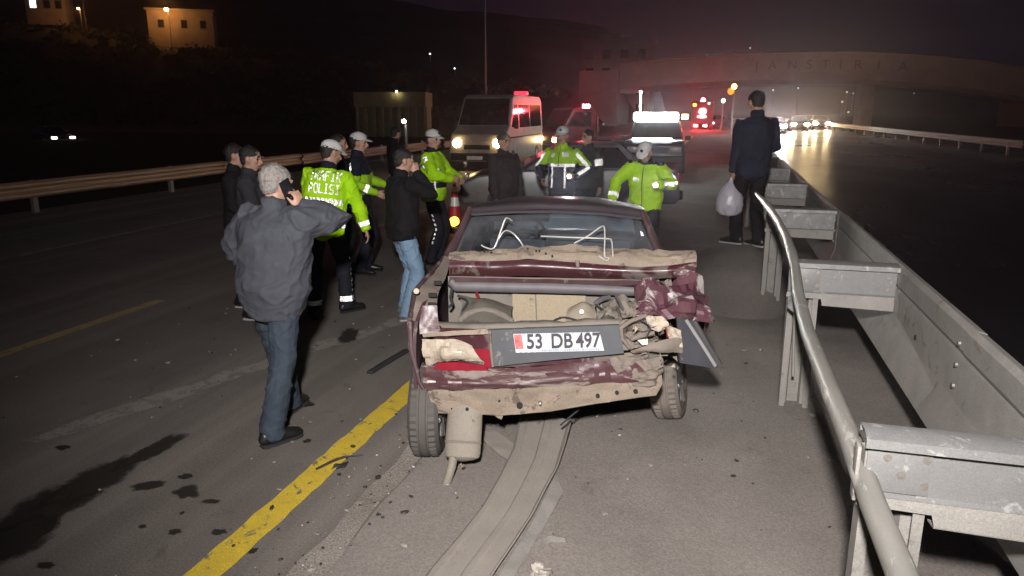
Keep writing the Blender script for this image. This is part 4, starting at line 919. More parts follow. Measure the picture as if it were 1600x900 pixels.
# --- roof, pillars, glass
roof_net = [[(-0.66, 1.17, 1.365), (-0.35, 1.14, 1.392), (-0.06, 1.13, 1.400), (0.25, 1.14, 1.388), (0.545, 1.17, 1.350)],
            [(-0.685, 1.25, 1.395), (-0.35, 1.22, 1.432), (-0.06, 1.20, 1.438), (0.25, 1.22, 1.424), (0.565, 1.25, 1.380)],
            [(-0.69, 1.55, 1.375), (-0.36, 1.55, 1.420), (-0.06, 1.55, 1.428), (0.26, 1.55, 1.412), (0.575, 1.55, 1.362)],
            [(-0.68, 2.0, 1.335), (-0.36, 2.0, 1.385), (-0.05, 2.0, 1.392), (0.26, 2.0, 1.378), (0.58, 2.0, 1.325)],
            [(-0.66, 2.45, 1.275), (-0.35, 2.50, 1.315), (-0.04, 2.52, 1.322), (0.26, 2.50, 1.308), (0.57, 2.45, 1.268)]]
cp(MB().patch(roof_net, 28, 28, 0.006, 0.006, 2.5, 0.003, 1), 'roof', m_roof)
cp(MB().patch([[(-0.64, 1.30, 1.345), (-0.05, 1.26, 1.375), (0.53, 1.30, 1.335)], [(-0.64, 2.4, 1.24), (-0.05, 2.44, 1.28), (0.55, 2.4, 1.235)]], 8, 8, 0.006), 'headlining', m_cabin)
# header lip over the rear window
cp(MB().tube([(-0.655, 1.16, 1.352), (-0.35, 1.13, 1.378), (-0.06, 1.12, 1.386), (0.25, 1.13, 1.374), (0.54, 1.16, 1.338)], (0.022, 0.012), 8, (0, 1, 0)), 'window_header', m_roof)
for sx, top, mid, bot, nm in ((-1, (-0.672, 1.20, 1.375), (-0.72, 1.06, 1.24), (-0.785, 0.90, 1.085), 'l'), (1, (0.555, 1.20, 1.36), (0.60, 1.10, 1.25), (0.655, 1.00, 1.12), 'r')):
    mb = MB().tube([top, mid, bot], [(0.050, 0.022), (0.055, 0.024), (0.075, 0.03)], 10, (0.25, 1, 0)); cp(mb, 'rear_pillar', m_burgd)
rg = [[(-0.640, 1.155, 1.335), (-0.06, 1.125, 1.362), (0.515, 1.155, 1.325)], [(-0.69, 1.05, 1.22), (-0.07, 1.01, 1.24), (0.56, 1.07, 1.225)], [(-0.735, 0.96, 1.10), (-0.07, 0.90, 1.12), (0.62, 0.985, 1.115)]]
cp(MB().patch(rg, 14, 10, 0.004), 'rear_window', m_glassr)
cp(MB().tube([(-0.648, 1.145, 1.325), (-0.70, 1.04, 1.21), (-0.745, 0.95, 1.09)], 0.012, 8), 'window_gasket', m_trimdk)
cp(MB().tube([(0.525, 1.145, 1.315), (0.57, 1.06, 1.215), (0.63, 0.975, 1.105)], 0.012, 8), 'window_gasket', m_trimdk)
# windscreen and front pillars
cp(MB().patch([[(-0.62, 2.50, 1.265), (-0.04, 2.56, 1.305), (0.55, 2.50, 1.255)], [(-0.72, 3.12, 0.90), (-0.04, 3.24, 0.91), (0.66, 3.12, 0.885)]], 12, 8, 0.005), 'windscreen', m_glassw)
for a, b in (((-0.645, 2.47, 1.27), (-0.755, 3.15, 0.88)), ((0.57, 2.47, 1.26), (0.69, 3.15, 0.865))): cp(MB().tube([a, b], [(0.03, 0.022), (0.04, 0.028)], 8, (0, 1, 0)), 'front_pillar', m_burgd)
for a, b in (((-0.70, 1.98, 1.33), (-0.815, 2.0, 0.88)), ((0.59, 1.98, 1.32), (0.745, 2.0, 0.87))): cp(MB().tube([a, b], [(0.035, 0.02), (0.045, 0.026)], 8, (0, 1, 0)), 'door_pillar', m_burgd)
for q in (((-0.70, 1.30, 1.31), (-0.70, 1.94, 1.31), (-0.805, 1.94, 0.93), (-0.80, 1.02, 0.95)), ((-0.69, 2.04, 1.30), (-0.67, 2.44, 1.24), (-0.79, 3.0, 0.93), (-0.805, 2.04, 0.93)),
          ((0.59, 1.30, 1.30), (0.60, 1.94, 1.30), (0.735, 1.94, 0.92), (0.70, 1.12, 0.98)), ((0.60, 2.04, 1.29), (0.59, 2.44, 1.23), (0.72, 3.0, 0.92), (0.735, 2.04, 0.92))): cp(MB().poly(q, 0.004), 'side_window', m_glassd)
# --- body sides with wheel arches
def side_panel(name, outline, uf, th, m, label=None, sub=14):
    mb = MB(); vs = [mb.bm.verts.new((0, v, z)) for v, z in outline]; f = mb.bm.faces.new(vs)
    bmesh.ops.triangulate(mb.bm, faces=[f]); bmesh.ops.subdivide_edges(mb.bm, edges=mb.bm.edges[:], cuts=3, use_grid_fill=True)
    for v in mb.bm.verts: v.co.x = uf(v.co.y, v.co.z)
    r = bmesh.ops.extrude_face_region(mb.bm, geom=mb.bm.faces[:]); 
    for v in [e for e in r['geom'] if isinstance(e, bmesh.types.BMVert)]: v.co.x += th
    return cp(mb, name, m, label=label)
def arch(c, r, n=9, z0=0.30): return [(c + r * math.cos(PI * i / (n - 1)), max(z0, 0.30 + r * math.sin(PI * i / (n - 1)))) for i in range(n)]
lo = [(-0.02, 0.44), (-0.03, 0.62), (-0.02, 0.90), (0.10, 0.96), (0.60, 1.00), (0.92, 1.06), (1.0, 1.02), (1.2, 0.955), (3.1, 0.90), (3.9, 0.84), (4.18, 0.74), (4.22, 0.40), (4.0, 0.28)] + arch(3.40, 0.36) + [(2.9, 0.24), (0.62, 0.24)] + [(0.55, 0.34), (0.46, 0.50), (0.33, 0.60), (0.15, 0.64), (0.02, 0.58)]
cp_side = side_panel('side_body', lo, lambda v, z: -0.845 + 0.05 * ((z - 0.62) / 0.4) ** 2 + 0.035 * max(0, v - 3.2) + 0.012 * noise.noise((v * 2, z * 4, 1)), 0.02, m_burgd)
ro = [(1.25, 0.95), (3.1, 0.885), (3.9, 0.83), (4.18, 0.73), (4.22, 0.40), (4.0, 0.28)] + arch(3.40, 0.36) + [(2.9, 0.24), (1.35, 0.24), (1.25, 0.5)]
side_panel('side_body', ro, lambda v, z: 0.785 - 0.05 * ((z - 0.62) / 0.4) ** 2 - 0.035 * max(0, v - 3.2), -0.02, m_burgd)
cp(MB().patch([[(-0.79, 3.10, 0.90), (-0.04, 3.18, 0.925), (0.73, 3.10, 0.885)], [(-0.78, 3.7, 0.855), (-0.04, 3.75, 0.885), (0.72, 3.7, 0.84)], [(-0.72, 4.2, 0.755), (-0.03, 4.26, 0.78), (0.66, 4.2, 0.745)]], 16, 14, 0.006, 0.012, 3, 0.01, 4), 'bonnet', m_burgd)
mb = MB().box((-0.03, 4.20, 0.58), (1.42, 0.06, 0.30), 0.02); cp(mb, 'front_panel', m_burgd)
cp(MB().box((-0.03, 4.27, 0.42), (1.55, 0.12, 0.12), 0.03), 'front_bumper', m_black)
for x in (-0.58, 0.52): cp(MB().box((x, 4.245, 0.62), (0.26, 0.03, 0.15), 0.012), 'headlamp', mat('dead_headlamp_glass', (0.35, 0.36, 0.38), rough=0.15))
cp(MB().box((-0.03, 2.5, 0.28), (1.5, 3.3, 0.05), 0.01), 'floor_pan', m_trimdk)
# --- left rear corner: gutter, torn quarter panel edge
ql = [[(-0.800, 0.97, 1.10), (-0.765, 0.93, 1.10)], [(-0.822, 0.62, 1.048), (-0.744, 0.58, 1.029)], [(-0.855, 0.25, 1.01), (-0.748, 0.3, 0.972)], [(-0.85, 0.02, 0.895), (-0.716, 0.04, 0.874)]]
cp(MB().patch(ql, 6, 22, 0.006, 0.010, 8, 0.010, 3), 'boot_gutter', m_prim2)
cp(MB().tube([(-0.80, 1.0, 1.10), (-0.857, 0.62, 1.035), (-0.878, 0.25, 1.005), (-0.858, 0.0, 0.882), (-0.85, -0.02, 0.734), (-0.808, -0.02, 0.536), (-0.708, -0.03, 0.348)], [0.016, 0.016, 0.018, 0.018, 0.016, 0.014, 0.012], 8), 'quarter_panel_edge', m_burgd)
cp(MB().disc((-0.84, 0.13, 1.04), (0, -1, 0.3), 0.017, 0.014, 14), 'filler_cap', m_lamph)
for p in ((-0.759, 0.2, 1.001), (-0.748, 0.12, 0.963), (-0.755, 0.35, 1.04)): cp(MB().box(p, (0.05, 0.02, 0.026), 0.006), 'gutter_slot', m_dark)
cp(MB().patch([[(-0.784, 0.02, 0.981), (-0.703, 0.04, 0.978)], [(-0.795, -0.01, 0.905), (-0.69, -0.0, 0.898)], [(-0.793, -0.03, 0.828), (-0.669, -0.02, 0.839)]], 8, 10, 0.005, 0.006, 10, 0.008, 6), 'rear_corner', m_burgs)
# --- boot: floor, walls, board, spare wheel well, jumble
cp(MB().patch([[(-0.72, 0.02, 0.70), (0.0, 0.02, 0.66), (0.62, 0.05, 0.72)], [(-0.72, 0.62, 0.68), (0.0, 0.62, 0.64), (0.62, 0.62, 0.70)]], 16, 14, 0.006, 0.01, 6, 0.008, 2), 'boot_floor', m_grim)
cp(MB().patch([[(-0.74, 0.64, 1.02), (-0.3, 0.64, 1.02), (0.62, 0.64, 1.02)], [(-0.74, 0.62, 0.62), (-0.3, 0.62, 0.62), (0.62, 0.62, 0.62)]], 14, 8, 0.006, 0.008, 6, 0.006, 8), 'boot_bulkhead', m_grim)
for q, nm in (([(-0.314, 0.585, 0.922), (-0.169, 0.585, 0.921), (-0.158, 0.56, 0.745), (-0.311, 0.56, 0.741)], 0), ([(-0.162, 0.6, 0.918), (0.154, 0.6, 0.916), (0.154, 0.57, 0.75), (-0.151, 0.57, 0.742)], 1)): cp(MB().poly(q, 0.008), 'hardboard_panel', m_board)
cp(MB().patch([[(-0.592, 0.1, 0.848), (-0.618, 0.42, 0.87), (-0.662, 0.55, 0.911)], [(-0.439, 0.06, 0.867), (-0.475, 0.38, 0.909), (-0.496, 0.55, 0.889)], [(-0.275, 0.1, 0.856), (-0.306, 0.4, 0.854), (-0.307, 0.56, 0.839)]], 14, 18, 0.006, 0.006, 7, 0.006, 9), 'wheel_arch_hump', m_grim)
arc = [(-0.593, 0.16, 0.858), (-0.564, 0.22, 0.877), (-0.515, 0.26, 0.887), (-0.457, 0.27, 0.892), (-0.39, 0.26, 0.886), (-0.332, 0.22, 0.875), (-0.281, 0.16, 0.862)]
cp(MB().tube(arc, [0.018, 0.024, 0.026, 0.027, 0.026, 0.024, 0.018], 10, (0, 0, 1)), 'spare_tyre', m_rubd)
cp(MB().tube([(p[0], p[1] - 0.03, p[2] - 0.045) for p in arc[1:-1]], 0.016, 8, (0, 0, 1)), 'spare_rim', m_grim)
cp(MB().tube([(-0.539, 0.5, 0.947), (-0.524, 0.48, 0.927), (-0.519, 0.47, 0.913)], 0.010, 6), 'red_strap', m_redl)
cp(MB().patch([[(0.036, 0.15, 0.865), (0.048, 0.28, 0.907), (0.094, 0.4, 0.9)], [(0.132, 0.08, 0.892), (0.132, 0.26, 0.946), (0.141, 0.42, 0.92)], [(0.211, 0.15, 0.881), (0.209, 0.28, 0.919), (0.192, 0.4, 0.907)]], 12, 12, 0.006, 0.008, 10, 0.006, 12), 'lamp_backing', m_lamph)
mb = MB(); mb.tube([(0.128, 0.16, 0.93), (0.127, 0.1, 0.947)], [0.018, 0.014], 12); cp(mb, 'bulb', mat('clear_bulb', (0.75, 0.70, 0.60), rough=0.1))
cp(MB().patch([[(0.21, 0.35, 0.916), (0.31, 0.45, 0.933), (0.424, 0.4, 0.96)], [(0.226, 0.2, 0.902), (0.329, 0.26, 0.919), (0.469, 0.25, 0.98)], [(0.222, 0.05, 0.895), (0.343, 0.08, 0.908), (0.495, 0.12, 0.977)]], 12, 10, 0.005, 0.03, 9, 0.05, 13), 'crumpled_inner_panel', m_grim)
cp(MB().tube([(0.208, 0.3, 0.945), (0.251, 0.35, 0.961), (0.299, 0.38, 0.967)], [0.014, 0.018, 0.012], 8), 'hose', m_seal)
cp(MB().tube([(0.329, 0.3, 0.996), (0.36, 0.16, 0.963), (0.385, 0.08, 0.932)], 0.008, 6), 'stay_rod', m_seal)
cp(MB().tube([(-0.694, 0.5, 0.964), (-0.695, 0.45, 0.923), (-0.675, 0.4, 0.895), (-0.689, 0.36, 0.884)], 0.010, 6), 'hinge_arm', m_trimdk)
# seal across the mouth of the boot
cp(MB().tube([(-0.712, 0.56, 1.0), (-0.678, 0.55, 0.97), (-0.069, 0.53, 0.979), (0.252, 0.52, 0.976), (0.505, 0.5, 0.974), (0.556, 0.48, 1.012)], [(0.024, 0.030), (0.026, 0.034), (0.026, 0.034), (0.026, 0.033), (0.022, 0.028), (0.016, 0.02)], 10, (0, 1, 0)), 'boot_seal', m_seal)
cp(MB().patch([[(-0.732, 0.63, 1.014), (-0.073, 0.62, 1.012), (0.653, 0.58, 1.024)], [(-0.72, 0.6, 0.961), (-0.071, 0.58, 0.971), (0.65, 0.55, 1.006)]], 18, 5, 0.006, 0.006, 6, 0.004, 15), 'boot_sill', m_burgd)
# --- boot lid folded up against the rear window
lid1 = [[(-0.748, 0.74, 1.158), (-0.459, 0.75, 1.169), (-0.205, 0.74, 1.197), (0.087, 0.74, 1.21), (0.416, 0.72, 1.198), (0.655, 0.68, 1.197), (0.833, 0.64, 1.212)],
        [(-0.744, 0.69, 1.142), (-0.453, 0.69, 1.151), (-0.201, 0.68, 1.17), (0.087, 0.67, 1.177), (0.412, 0.65, 1.17), (0.657, 0.61, 1.174), (0.835, 0.57, 1.189)],
        [(-0.735, 0.66, 1.118), (-0.45, 0.66, 1.119), (-0.199, 0.65, 1.134), (0.089, 0.64, 1.124), (0.412, 0.61, 1.107), (0.654, 0.57, 1.128), (0.827, 0.53, 1.16)]]
cp(MB().patch(lid1, 44, 8, 0.006, 0.008, 9, 0.018, 21), 'boot_lid_inner', m_prim)
lid2 = [[(-0.735, 0.658, 1.116), (-0.449, 0.658, 1.117), (-0.199, 0.648, 1.132), (0.089, 0.638, 1.123), (0.412, 0.608, 1.106), (0.654, 0.568, 1.127), (0.827, 0.528, 1.159)],
        [(-0.733, 0.64, 1.075), (-0.447, 0.635, 1.078), (-0.197, 0.62, 1.094), (0.09, 0.61, 1.085), (0.411, 0.58, 1.085), (0.652, 0.54, 1.098), (0.81, 0.51, 1.128)],
        [(-0.739, 0.67, 1.013), (-0.46, 0.67, 1.014), (-0.241, 0.66, 1.029), (0.091, 0.65, 1.025), (0.416, 0.62, 1.03), (0.659, 0.58, 1.048), (0.794, 0.54, 1.081)]]
cp(MB().patch(lid2, 60, 12, 0.006, 0.004, 7, 0.005, 22), 'boot_lid', m_burg)
cp(MB().patch([[(0.716, 0.5, 1.136), (0.823, 0.48, 1.174)], [(0.687, 0.5, 1.095), (0.818, 0.48, 1.126)], [(0.722, 0.52, 1.063), (0.804, 0.5, 1.082)]], 10, 10, 0.005, 0.014, 12, 0.015, 23), 'lid_corner', m_burgs)
cp(MB().tube([(0.097, 0.625, 1.136), (0.101, 0.6, 1.1)], [0.016, 0.010], 8), 'lid_lock', m_prim2)
rv = random.Random(3)
for p in ((-0.508, 0.7, 1.174), (-0.489, 0.715, 1.18), (-0.461, 0.69, 1.168), (-0.257, 0.705, 1.185), (-0.224, 0.705, 1.19), (-0.169, 0.69, 1.181), (-0.148, 0.69, 1.182), (-0.106, 0.67, 1.169), (-0.064, 0.655, 1.156)): cp(MB().disc((p[0], p[1] - 0.012, p[2] + 0.006), (0, -1, 0.55), 0.007, 0.014, 10), 'drain_hole', m_dark)
# torsion rods of the lid hinges, sprung out
def rod(pts, r_=0.0048):
    P = [Vector(p) for p in pts]; Q = []
    for i in range(len(P) - 1):
        for t in range(6):
            f = t / 6; p0 = P[max(i - 1, 0)]; p1 = P[i]; p2 = P[i + 1]; p3 = P[min(i + 2, len(P) - 1)]
            Q.append(0.5 * ((2 * p1) + (p2 - p0) * f + (2 * p0 - 5 * p1 + 4 * p2 - p3) * f * f + (3 * p1 - p0 - 3 * p2 + p3) * f ** 3))
    Q.append(P[-1]); return MB().tube(Q, r_, 7)
cp(rod([(-0.529, 0.7, 1.216), (-0.494, 0.69, 1.201), (-0.443, 0.68, 1.204), (-0.405, 0.72, 1.303), (-0.378, 0.75, 1.379), (-0.359, 0.77, 1.384), (-0.337, 0.8, 1.363)]), 'hinge_rod', m_wire)
cp(rod([(-0.418, 0.72, 1.252), (-0.394, 0.74, 1.291), (-0.367, 0.76, 1.305), (-0.327, 0.78, 1.282), (-0.284, 0.78, 1.235), (-0.257, 0.76, 1.197)]), 'hinge_rod', m_wire)
cp(rod([(-0.146, 0.8, 1.264), (0.044, 0.78, 1.262), (0.284, 0.75, 1.262), (0.312, 0.72, 1.255), (0.319, 0.68, 1.212), (0.323, 0.64, 1.158)]), 'hinge_rod', m_wire)
cp(rod([(0.074, 0.78, 1.224), (0.16, 0.77, 1.273), (0.241, 0.75, 1.337), (0.264, 0.73, 1.34), (0.269, 0.7, 1.283), (0.27, 0.64, 1.169), (0.295, 0.63, 1.159), (0.279, 0.63, 1.142), (0.234, 0.64, 1.169)]), 'hinge_rod', m_wire)
# --- cabin
cp(MB().patch([[(-0.72, 0.93, 1.06), (0.0, 0.90, 1.07), (0.62, 0.95, 1.06)], [(-0.68, 1.35, 1.02), (0.0, 1.35, 1.02), (0.60, 1.35, 1.02)]], 8, 6, 0.01), 'parcel_shelf', m_trimdk)
cp(MB().box((-0.04, 3.06, 0.86), (1.36, 0.34, 0.16), 0.05), 'dashboard', m_trimdk)
for x in (-0.40, 0.30):
    cp(MB().box((x, 2.05, 0.78), (0.48, 0.14, 0.50), 0.05, Matrix.Rotation(R(-12), 3, 'X')), 'front_seat', m_seat)
cp(MB().box((-0.04, 1.40, 0.72), (1.24, 0.16, 0.50), 0.05, Matrix.Rotation(R(-14), 3, 'X')), 'rear_seat', m_seat)
sw = MB(); c0 = Vector((-0.385, 2.62, 0.985)); tl = Matrix.Rotation(R(-62), 3, 'X')
ring = [c0 + tl @ Vector((0.185 * math.cos(a * 2 * PI / 28), 0.185 * math.sin(a * 2 * PI / 28), 0)) for a in range(29)]
sw.tube(ring, 0.015, 8, (0, 0.5, 0.8), False); sw.tube([c0 + tl @ Vector((-0.17, 0, 0)), c0 + tl @ Vector((0, -0.02, -0.02)), c0 + tl @ Vector((0.17, 0, 0))], 0.018, 8); sw.disc(c0, tl @ Vector((0, 0, 1)), 0.05, 0.03)
sw.tube([c0, c0 + Vector((0, 0.30, -0.16))], 0.025, 8)
cp(sw, 'steering_wheel', m_trimdk)
mr = MB().box((0, 0, 0), (0.25, 0.035, 0.065), 0.014); bmesh.ops.translate(mr.bm, vec=(-0.269, 2.3, 1.17), verts=mr.bm.verts); mo = cp(mr, 'rear_view_mirror', m_trimdk)
cp(MB().tube([(-0.258, 2.3, 1.126), (-0.258, 2.3, 1.082)], 0.003, 5), 'charm_cord', m_trimdk); cp(MB().tube([(-0.258, 2.3, 1.093), (-0.258, 2.3, 1.059), (-0.257, 2.3, 0.958)], [0.012, 0.018, 0.010], 8), 'hanging_charm', m_trimdk)
cp(MB().box((-0.528, 2.34, 1.173), (0.40, 0.012, 0.10), 0.005, Matrix.Rotation(R(-35), 3, 'X')), 'sun_visor', m_trimdk)
# --- rear panel, lamps, plate
rp = [[(-0.705, 0.02, 0.876), (-0.413, -0.0, 0.886), (-0.049, -0.0, 0.903), (0.203, 0.0, 0.917), (0.338, 0.0, 0.924)], [(-0.668, -0.02, 0.866), (-0.411, -0.02, 0.865), (-0.048, -0.02, 0.886), (0.203, -0.02, 0.9), (0.345, -0.01, 0.905)]]
cp(MB().patch([[(p[0], p[1] + 0.05, p[2] - 0.005) for p in rp[0]], rp[0], rp[1]], 34, 8, 0.006, 0.006, 8, 0.008, 31), 'boot_lip', m_grim)
cp(MB().patch([rp[1], [(-0.757, -0.0, 0.73), (-0.414, 0.0, 0.74), (-0.047, 0.01, 0.759), (0.207, 0.02, 0.771), (0.359, 0.03, 0.787)], [(-0.743, -0.01, 0.629), (-0.414, -0.01, 0.631), (-0.046, 0.0, 0.655), (0.21, 0.02, 0.671), (0.373, 0.03, 0.696)]], 34, 16, 0.006, 0.006, 5, 0.006, 32), 'rear_panel', m_burg)
cp(MB().patch([[(-0.777, -0.035, 0.829), (-0.628, -0.04, 0.85), (-0.4, -0.045, 0.873)], [(-0.767, -0.05, 0.812), (-0.626, -0.055, 0.828), (-0.392, -0.055, 0.846)]], 16, 5, 0.006, 0.006, 12, 0.006, 33), 'lamp_surround', m_prim)
tl_ = empty('tail_lamp'); tl_.parent = car
hs = [[(-0.779, -0.03, 0.797), (-0.664, -0.05, 0.803), (-0.568, -0.05, 0.802), (-0.49, -0.04, 0.77)], [(-0.776, -0.05, 0.746), (-0.666, -0.085, 0.75), (-0.578, -0.085, 0.756), (-0.474, -0.05, 0.74)], [(-0.763, -0.05, 0.681), (-0.662, -0.075, 0.7), (-0.559, -0.075, 0.704), (-0.439, -0.04, 0.684)], [(-0.754, -0.03, 0.643), (-0.667, -0.05, 0.672), (-0.563, -0.05, 0.683), (-0.422, -0.03, 0.665)]]
o = cp(MB().patch(hs, 16, 11, 0.006, 0.006, 14, 0.016, 34), 'lamp_housing', m_lamph, tl_)
cp(MB().poly([(-0.487, -0.035, 0.75), (-0.395, -0.035, 0.752), (-0.381, -0.035, 0.641), (-0.44, -0.035, 0.643), (-0.418, -0.035, 0.671)], 0.01), 'lamp_lens', m_redl, tl_)
cp(MB().poly([(-0.691, -0.04, 0.664), (-0.572, -0.04, 0.672), (-0.421, -0.04, 0.657), (-0.395, -0.04, 0.627), (-0.633, -0.04, 0.619), (-0.715, -0.04, 0.629)], 0.01), 'lamp_lens', m_redl, tl_)
cp(MB().box((-0.585, -0.09, 0.738), (0.09, 0.012, 0.028), 0.005), 'lamp_reflector', mat('dusty_chrome', (0.62, 0.56, 0.46), rough=0.3, metal=0.5), tl_)
# number plate on its grey panel
plq = [(-0.389, -0.05, 0.867), (-0.047, -0.05, 0.891), (0.335, -0.05, 0.916), (0.366, -0.05, 0.753), (-0.044, -0.05, 0.699), (-0.372, -0.05, 0.651)]
cp(MB().poly(plq, 0.025, (0, -1, 0)), 'plate_panel', m_gplast)
cp(MB().tube([(-0.388, -0.055, 0.869), (-0.381, -0.058, 0.76), (-0.371, -0.055, 0.652)], 0.009, 7), 'panel_edge', m_prim2)
plate = empty('number_plate'); plate.parent = car
A, B, C_, D = [Vector(p) for p in ((-0.254, -0.062, 0.852), (0.227, -0.062, 0.876), (0.255, -0.062, 0.769), (-0.239, -0.062, 0.743))]
cp(MB().poly([A, B, C_, D], 0.006, (0, -1, 0)), 'plate_sheet', mat('white_plate', (0.50, 0.50, 0.52), (0.43, 0.43, 0.45), rough=0.4, scale=12, contrast=0.4), plate)
def pl(s, t, out): return A.lerp(B, s).lerp(D.lerp(C_, s), t) + Vector((0, -out, 0))
cp(MB().poly([pl(0.005, 0.03, 0.003), pl(0.095, 0.03, 0.003), pl(0.095, 0.80, 0.003), pl(0.005, 0.80, 0.003)], 0.003, (0, -1, 0)), 'country_band', mat('red_plate_band', (0.55, 0.05, 0.06), (0.62, 0.18, 0.17), rough=0.5, scale=25), plate)
tang = math.atan2((C_ + B - A - D).z, (C_ + B - A - D).x); kp = mat('plate_black', (0.030, 0.032, 0.036), (0.05, 0.05, 0.055), rough=0.5, scale=20)
def ptext(bd, s, sz, xs): return text_mesh('plate_text', bd, sz, kp, plate, pl(s, 0.44, 0.006), (PI / 2, -tang, 0), 0.0015, xs, 0.0026)
ptext('53', 0.235, 0.118, 0.80); ptext('DB', 0.545, 0.118, 0.80); ptext('497', 0.845, 0.118, 0.76)
mb = MB(); 
for k in range(26):
    s = 0.30 + 0.66 * k / 26
    if k not in (8, 9, 17): mb.poly([pl(s, 0.86, 0.004), pl(s + 0.018, 0.86, 0.004), pl(s + 0.018, 0.95, 0.004), pl(s, 0.95, 0.004)], 0.002, (0, -1, 0))
cp(mb, 'dealer_strip', mat('blue_print', (0.12, 0.17, 0.34), (0.3, 0.33, 0.42), scale=60), plate)
mb = MB()
for s in (0.03, 0.09, 0.15, 0.22): mb.disc(pl(s, 0.93, 0.004), (0, 1, 0), 0.008, 0.003, 8)
cp(mb, 'plate_fixing', mat('white_plastic', (0.6, 0.6, 0.58), rough=0.5), plate)
# lower rear panel with scraped ridge
lowp = [[(-0.786, -0.02, 0.631), (-0.56, -0.03, 0.626), (-0.301, -0.03, 0.638), (-0.045, -0.02, 0.658), (0.209, -0.0, 0.678), (0.409, 0.03, 0.697)],
        [(-0.779, -0.06, 0.595), (-0.554, -0.07, 0.598), (-0.297, -0.07, 0.606), (-0.043, -0.06, 0.626), (0.209, -0.03, 0.643), (0.464, 0.02, 0.656)],
        [(-0.764, -0.1, 0.567), (-0.548, -0.11, 0.571), (-0.293, -0.11, 0.572), (-0.041, -0.1, 0.595), (0.209, -0.06, 0.611), (0.502, 0.02, 0.611)],
        [(-0.747, -0.08, 0.521), (-0.552, -0.09, 0.524), (-0.295, -0.09, 0.537), (-0.041, -0.08, 0.553), (0.211, -0.05, 0.566), (0.539, 0.02, 0.573)]]
cp(MB().patch(lowp, 44, 16, 0.006, 0.008, 6, 0.018, 41), 'bumper_panel', m_burgs)
val = [[(-0.749, -0.07, 0.525), (-0.554, -0.08, 0.528), (-0.296, -0.08, 0.537), (-0.042, -0.07, 0.553), (0.211, -0.04, 0.566), (0.411, 0.0, 0.576), (0.592, 0.05, 0.595)],
       [(-0.738, -0.06, 0.451), (-0.556, -0.07, 0.453), (-0.297, -0.07, 0.459), (-0.041, -0.06, 0.483), (0.213, -0.03, 0.508), (0.413, 0.0, 0.522), (0.595, 0.05, 0.54)],
       [(-0.697, -0.05, 0.361), (-0.541, -0.06, 0.367), (-0.354, -0.06, 0.362), (-0.041, -0.05, 0.397), (0.215, -0.02, 0.441), (0.415, 0.0, 0.471), (0.561, 0.05, 0.476)]]
vb = MB().patch(val, 44, 14, 0.006, 0.006, 7, 0.010, 42); vb.crease = 12
cp(vb, 'rear_valance', m_prim)
cp(MB().tube([val[2][0], val[2][1], val[2][2], val[2][3], val[2][4], val[2][5], val[2][6]], 0.008, 7), 'valance_edge', m_prim)
for p, r_ in (((-0.216, -0.075, 0.432), 0.018), ((0.227, -0.045, 0.495), 0.012), ((0.336, -0.025, 0.51), 0.011), ((0.442, -0.01, 0.515), 0.013), ((-0.519, -0.075, 0.398), 0.010), ((-0.332, -0.085, 0.46), 0.006), ((-0.61, -0.07, 0.396), 0.005)):
    cp(MB().disc((p[0], p[1] - 0.004, p[2]), (0, -1, 0.15), r_, 0.012, 14), 'drain_hole', m_dark)
cp(MB().tube([(-0.099, -0.07, 0.45), (-0.097, -0.11, 0.459)], [0.012, 0.009], 8), 'towing_bolt', m_bolt)
cp(MB().poly([(-0.366, -0.05, 0.357), (-0.31, -0.05, 0.363), (-0.322, -0.05, 0.331), (-0.348, -0.05, 0.342)], 0.006), 'torn_tab', m_prim)
cp(MB().box((-0.15, 0.36, 0.46), (1.0, 0.5, 0.05), 0.01), 'boot_underside', m_trimdk)
# --- crushed right rear corner
rc1 = [[(0.476, 0.35, 1.002), (0.557, 0.35, 1.051), (0.649, 0.4, 1.077), (0.766, 0.42, 1.079), (0.87, 0.45, 1.01)],
       [(0.425, 0.15, 0.975), (0.55, 0.15, 1.023), (0.661, 0.18, 1.049), (0.786, 0.22, 1.053), (0.895, 0.32, 0.98)],
       [(0.4, 0.05, 0.963), (0.561, 0.06, 0.98), (0.677, 0.08, 0.984), (0.8, 0.14, 0.979), (0.896, 0.28, 0.92)],
       [(0.524, 0.03, 0.942), (0.614, 0.04, 0.938), (0.709, 0.08, 0.918), (0.798, 0.14, 0.895), (0.87, 0.26, 0.87)]]
cp(MB().patch(rc1, 15, 12, 0.005, 0.03, 5.5, 0.075, 51, smooth=False), 'crumpled_quarter_panel', m_peel, label='crushed and peeled right rear wing')
cp(MB().patch([[(0.34, 0.06, 0.952), (0.443, 0.16, 0.988), (0.546, 0.3, 1.04), (0.66, 0.4, 1.073)], [(0.352, 0.01, 0.929), (0.456, 0.08, 0.964), (0.56, 0.2, 1.003), (0.665, 0.3, 1.05)]], 18, 5, 0.005, 0.015, 12, 0.03, 52), 'crumpled_lip', m_prim2)
cp(MB().patch([[(0.72, 1.30, 0.94), (0.80, 0.95, 0.97), (0.86, 0.55, 0.98), (0.86, 0.35, 0.95)], [(0.80, 1.30, 0.70), (0.88, 0.95, 0.72), (0.92, 0.60, 0.76), (0.90, 0.36, 0.84)], [(0.80, 1.30, 0.40), (0.84, 1.15, 0.45), (0.88, 0.75, 0.62), (0.88, 0.40, 0.74)]], 30, 20, 0.005, 0.02, 5, 0.03, 53), 'rear_wing', m_burgd)
cp(MB().patch([[(0.66, 1.0, 1.12), (0.70, 1.3, 1.0)], [(0.76, 0.85, 1.03), (0.74, 1.3, 0.94)], [(0.84, 0.60, 0.98), (0.80, 1.0, 0.97)]], 10, 14, 0.005, 0.012, 6, 0.02, 54), 'wing_top', m_burg)
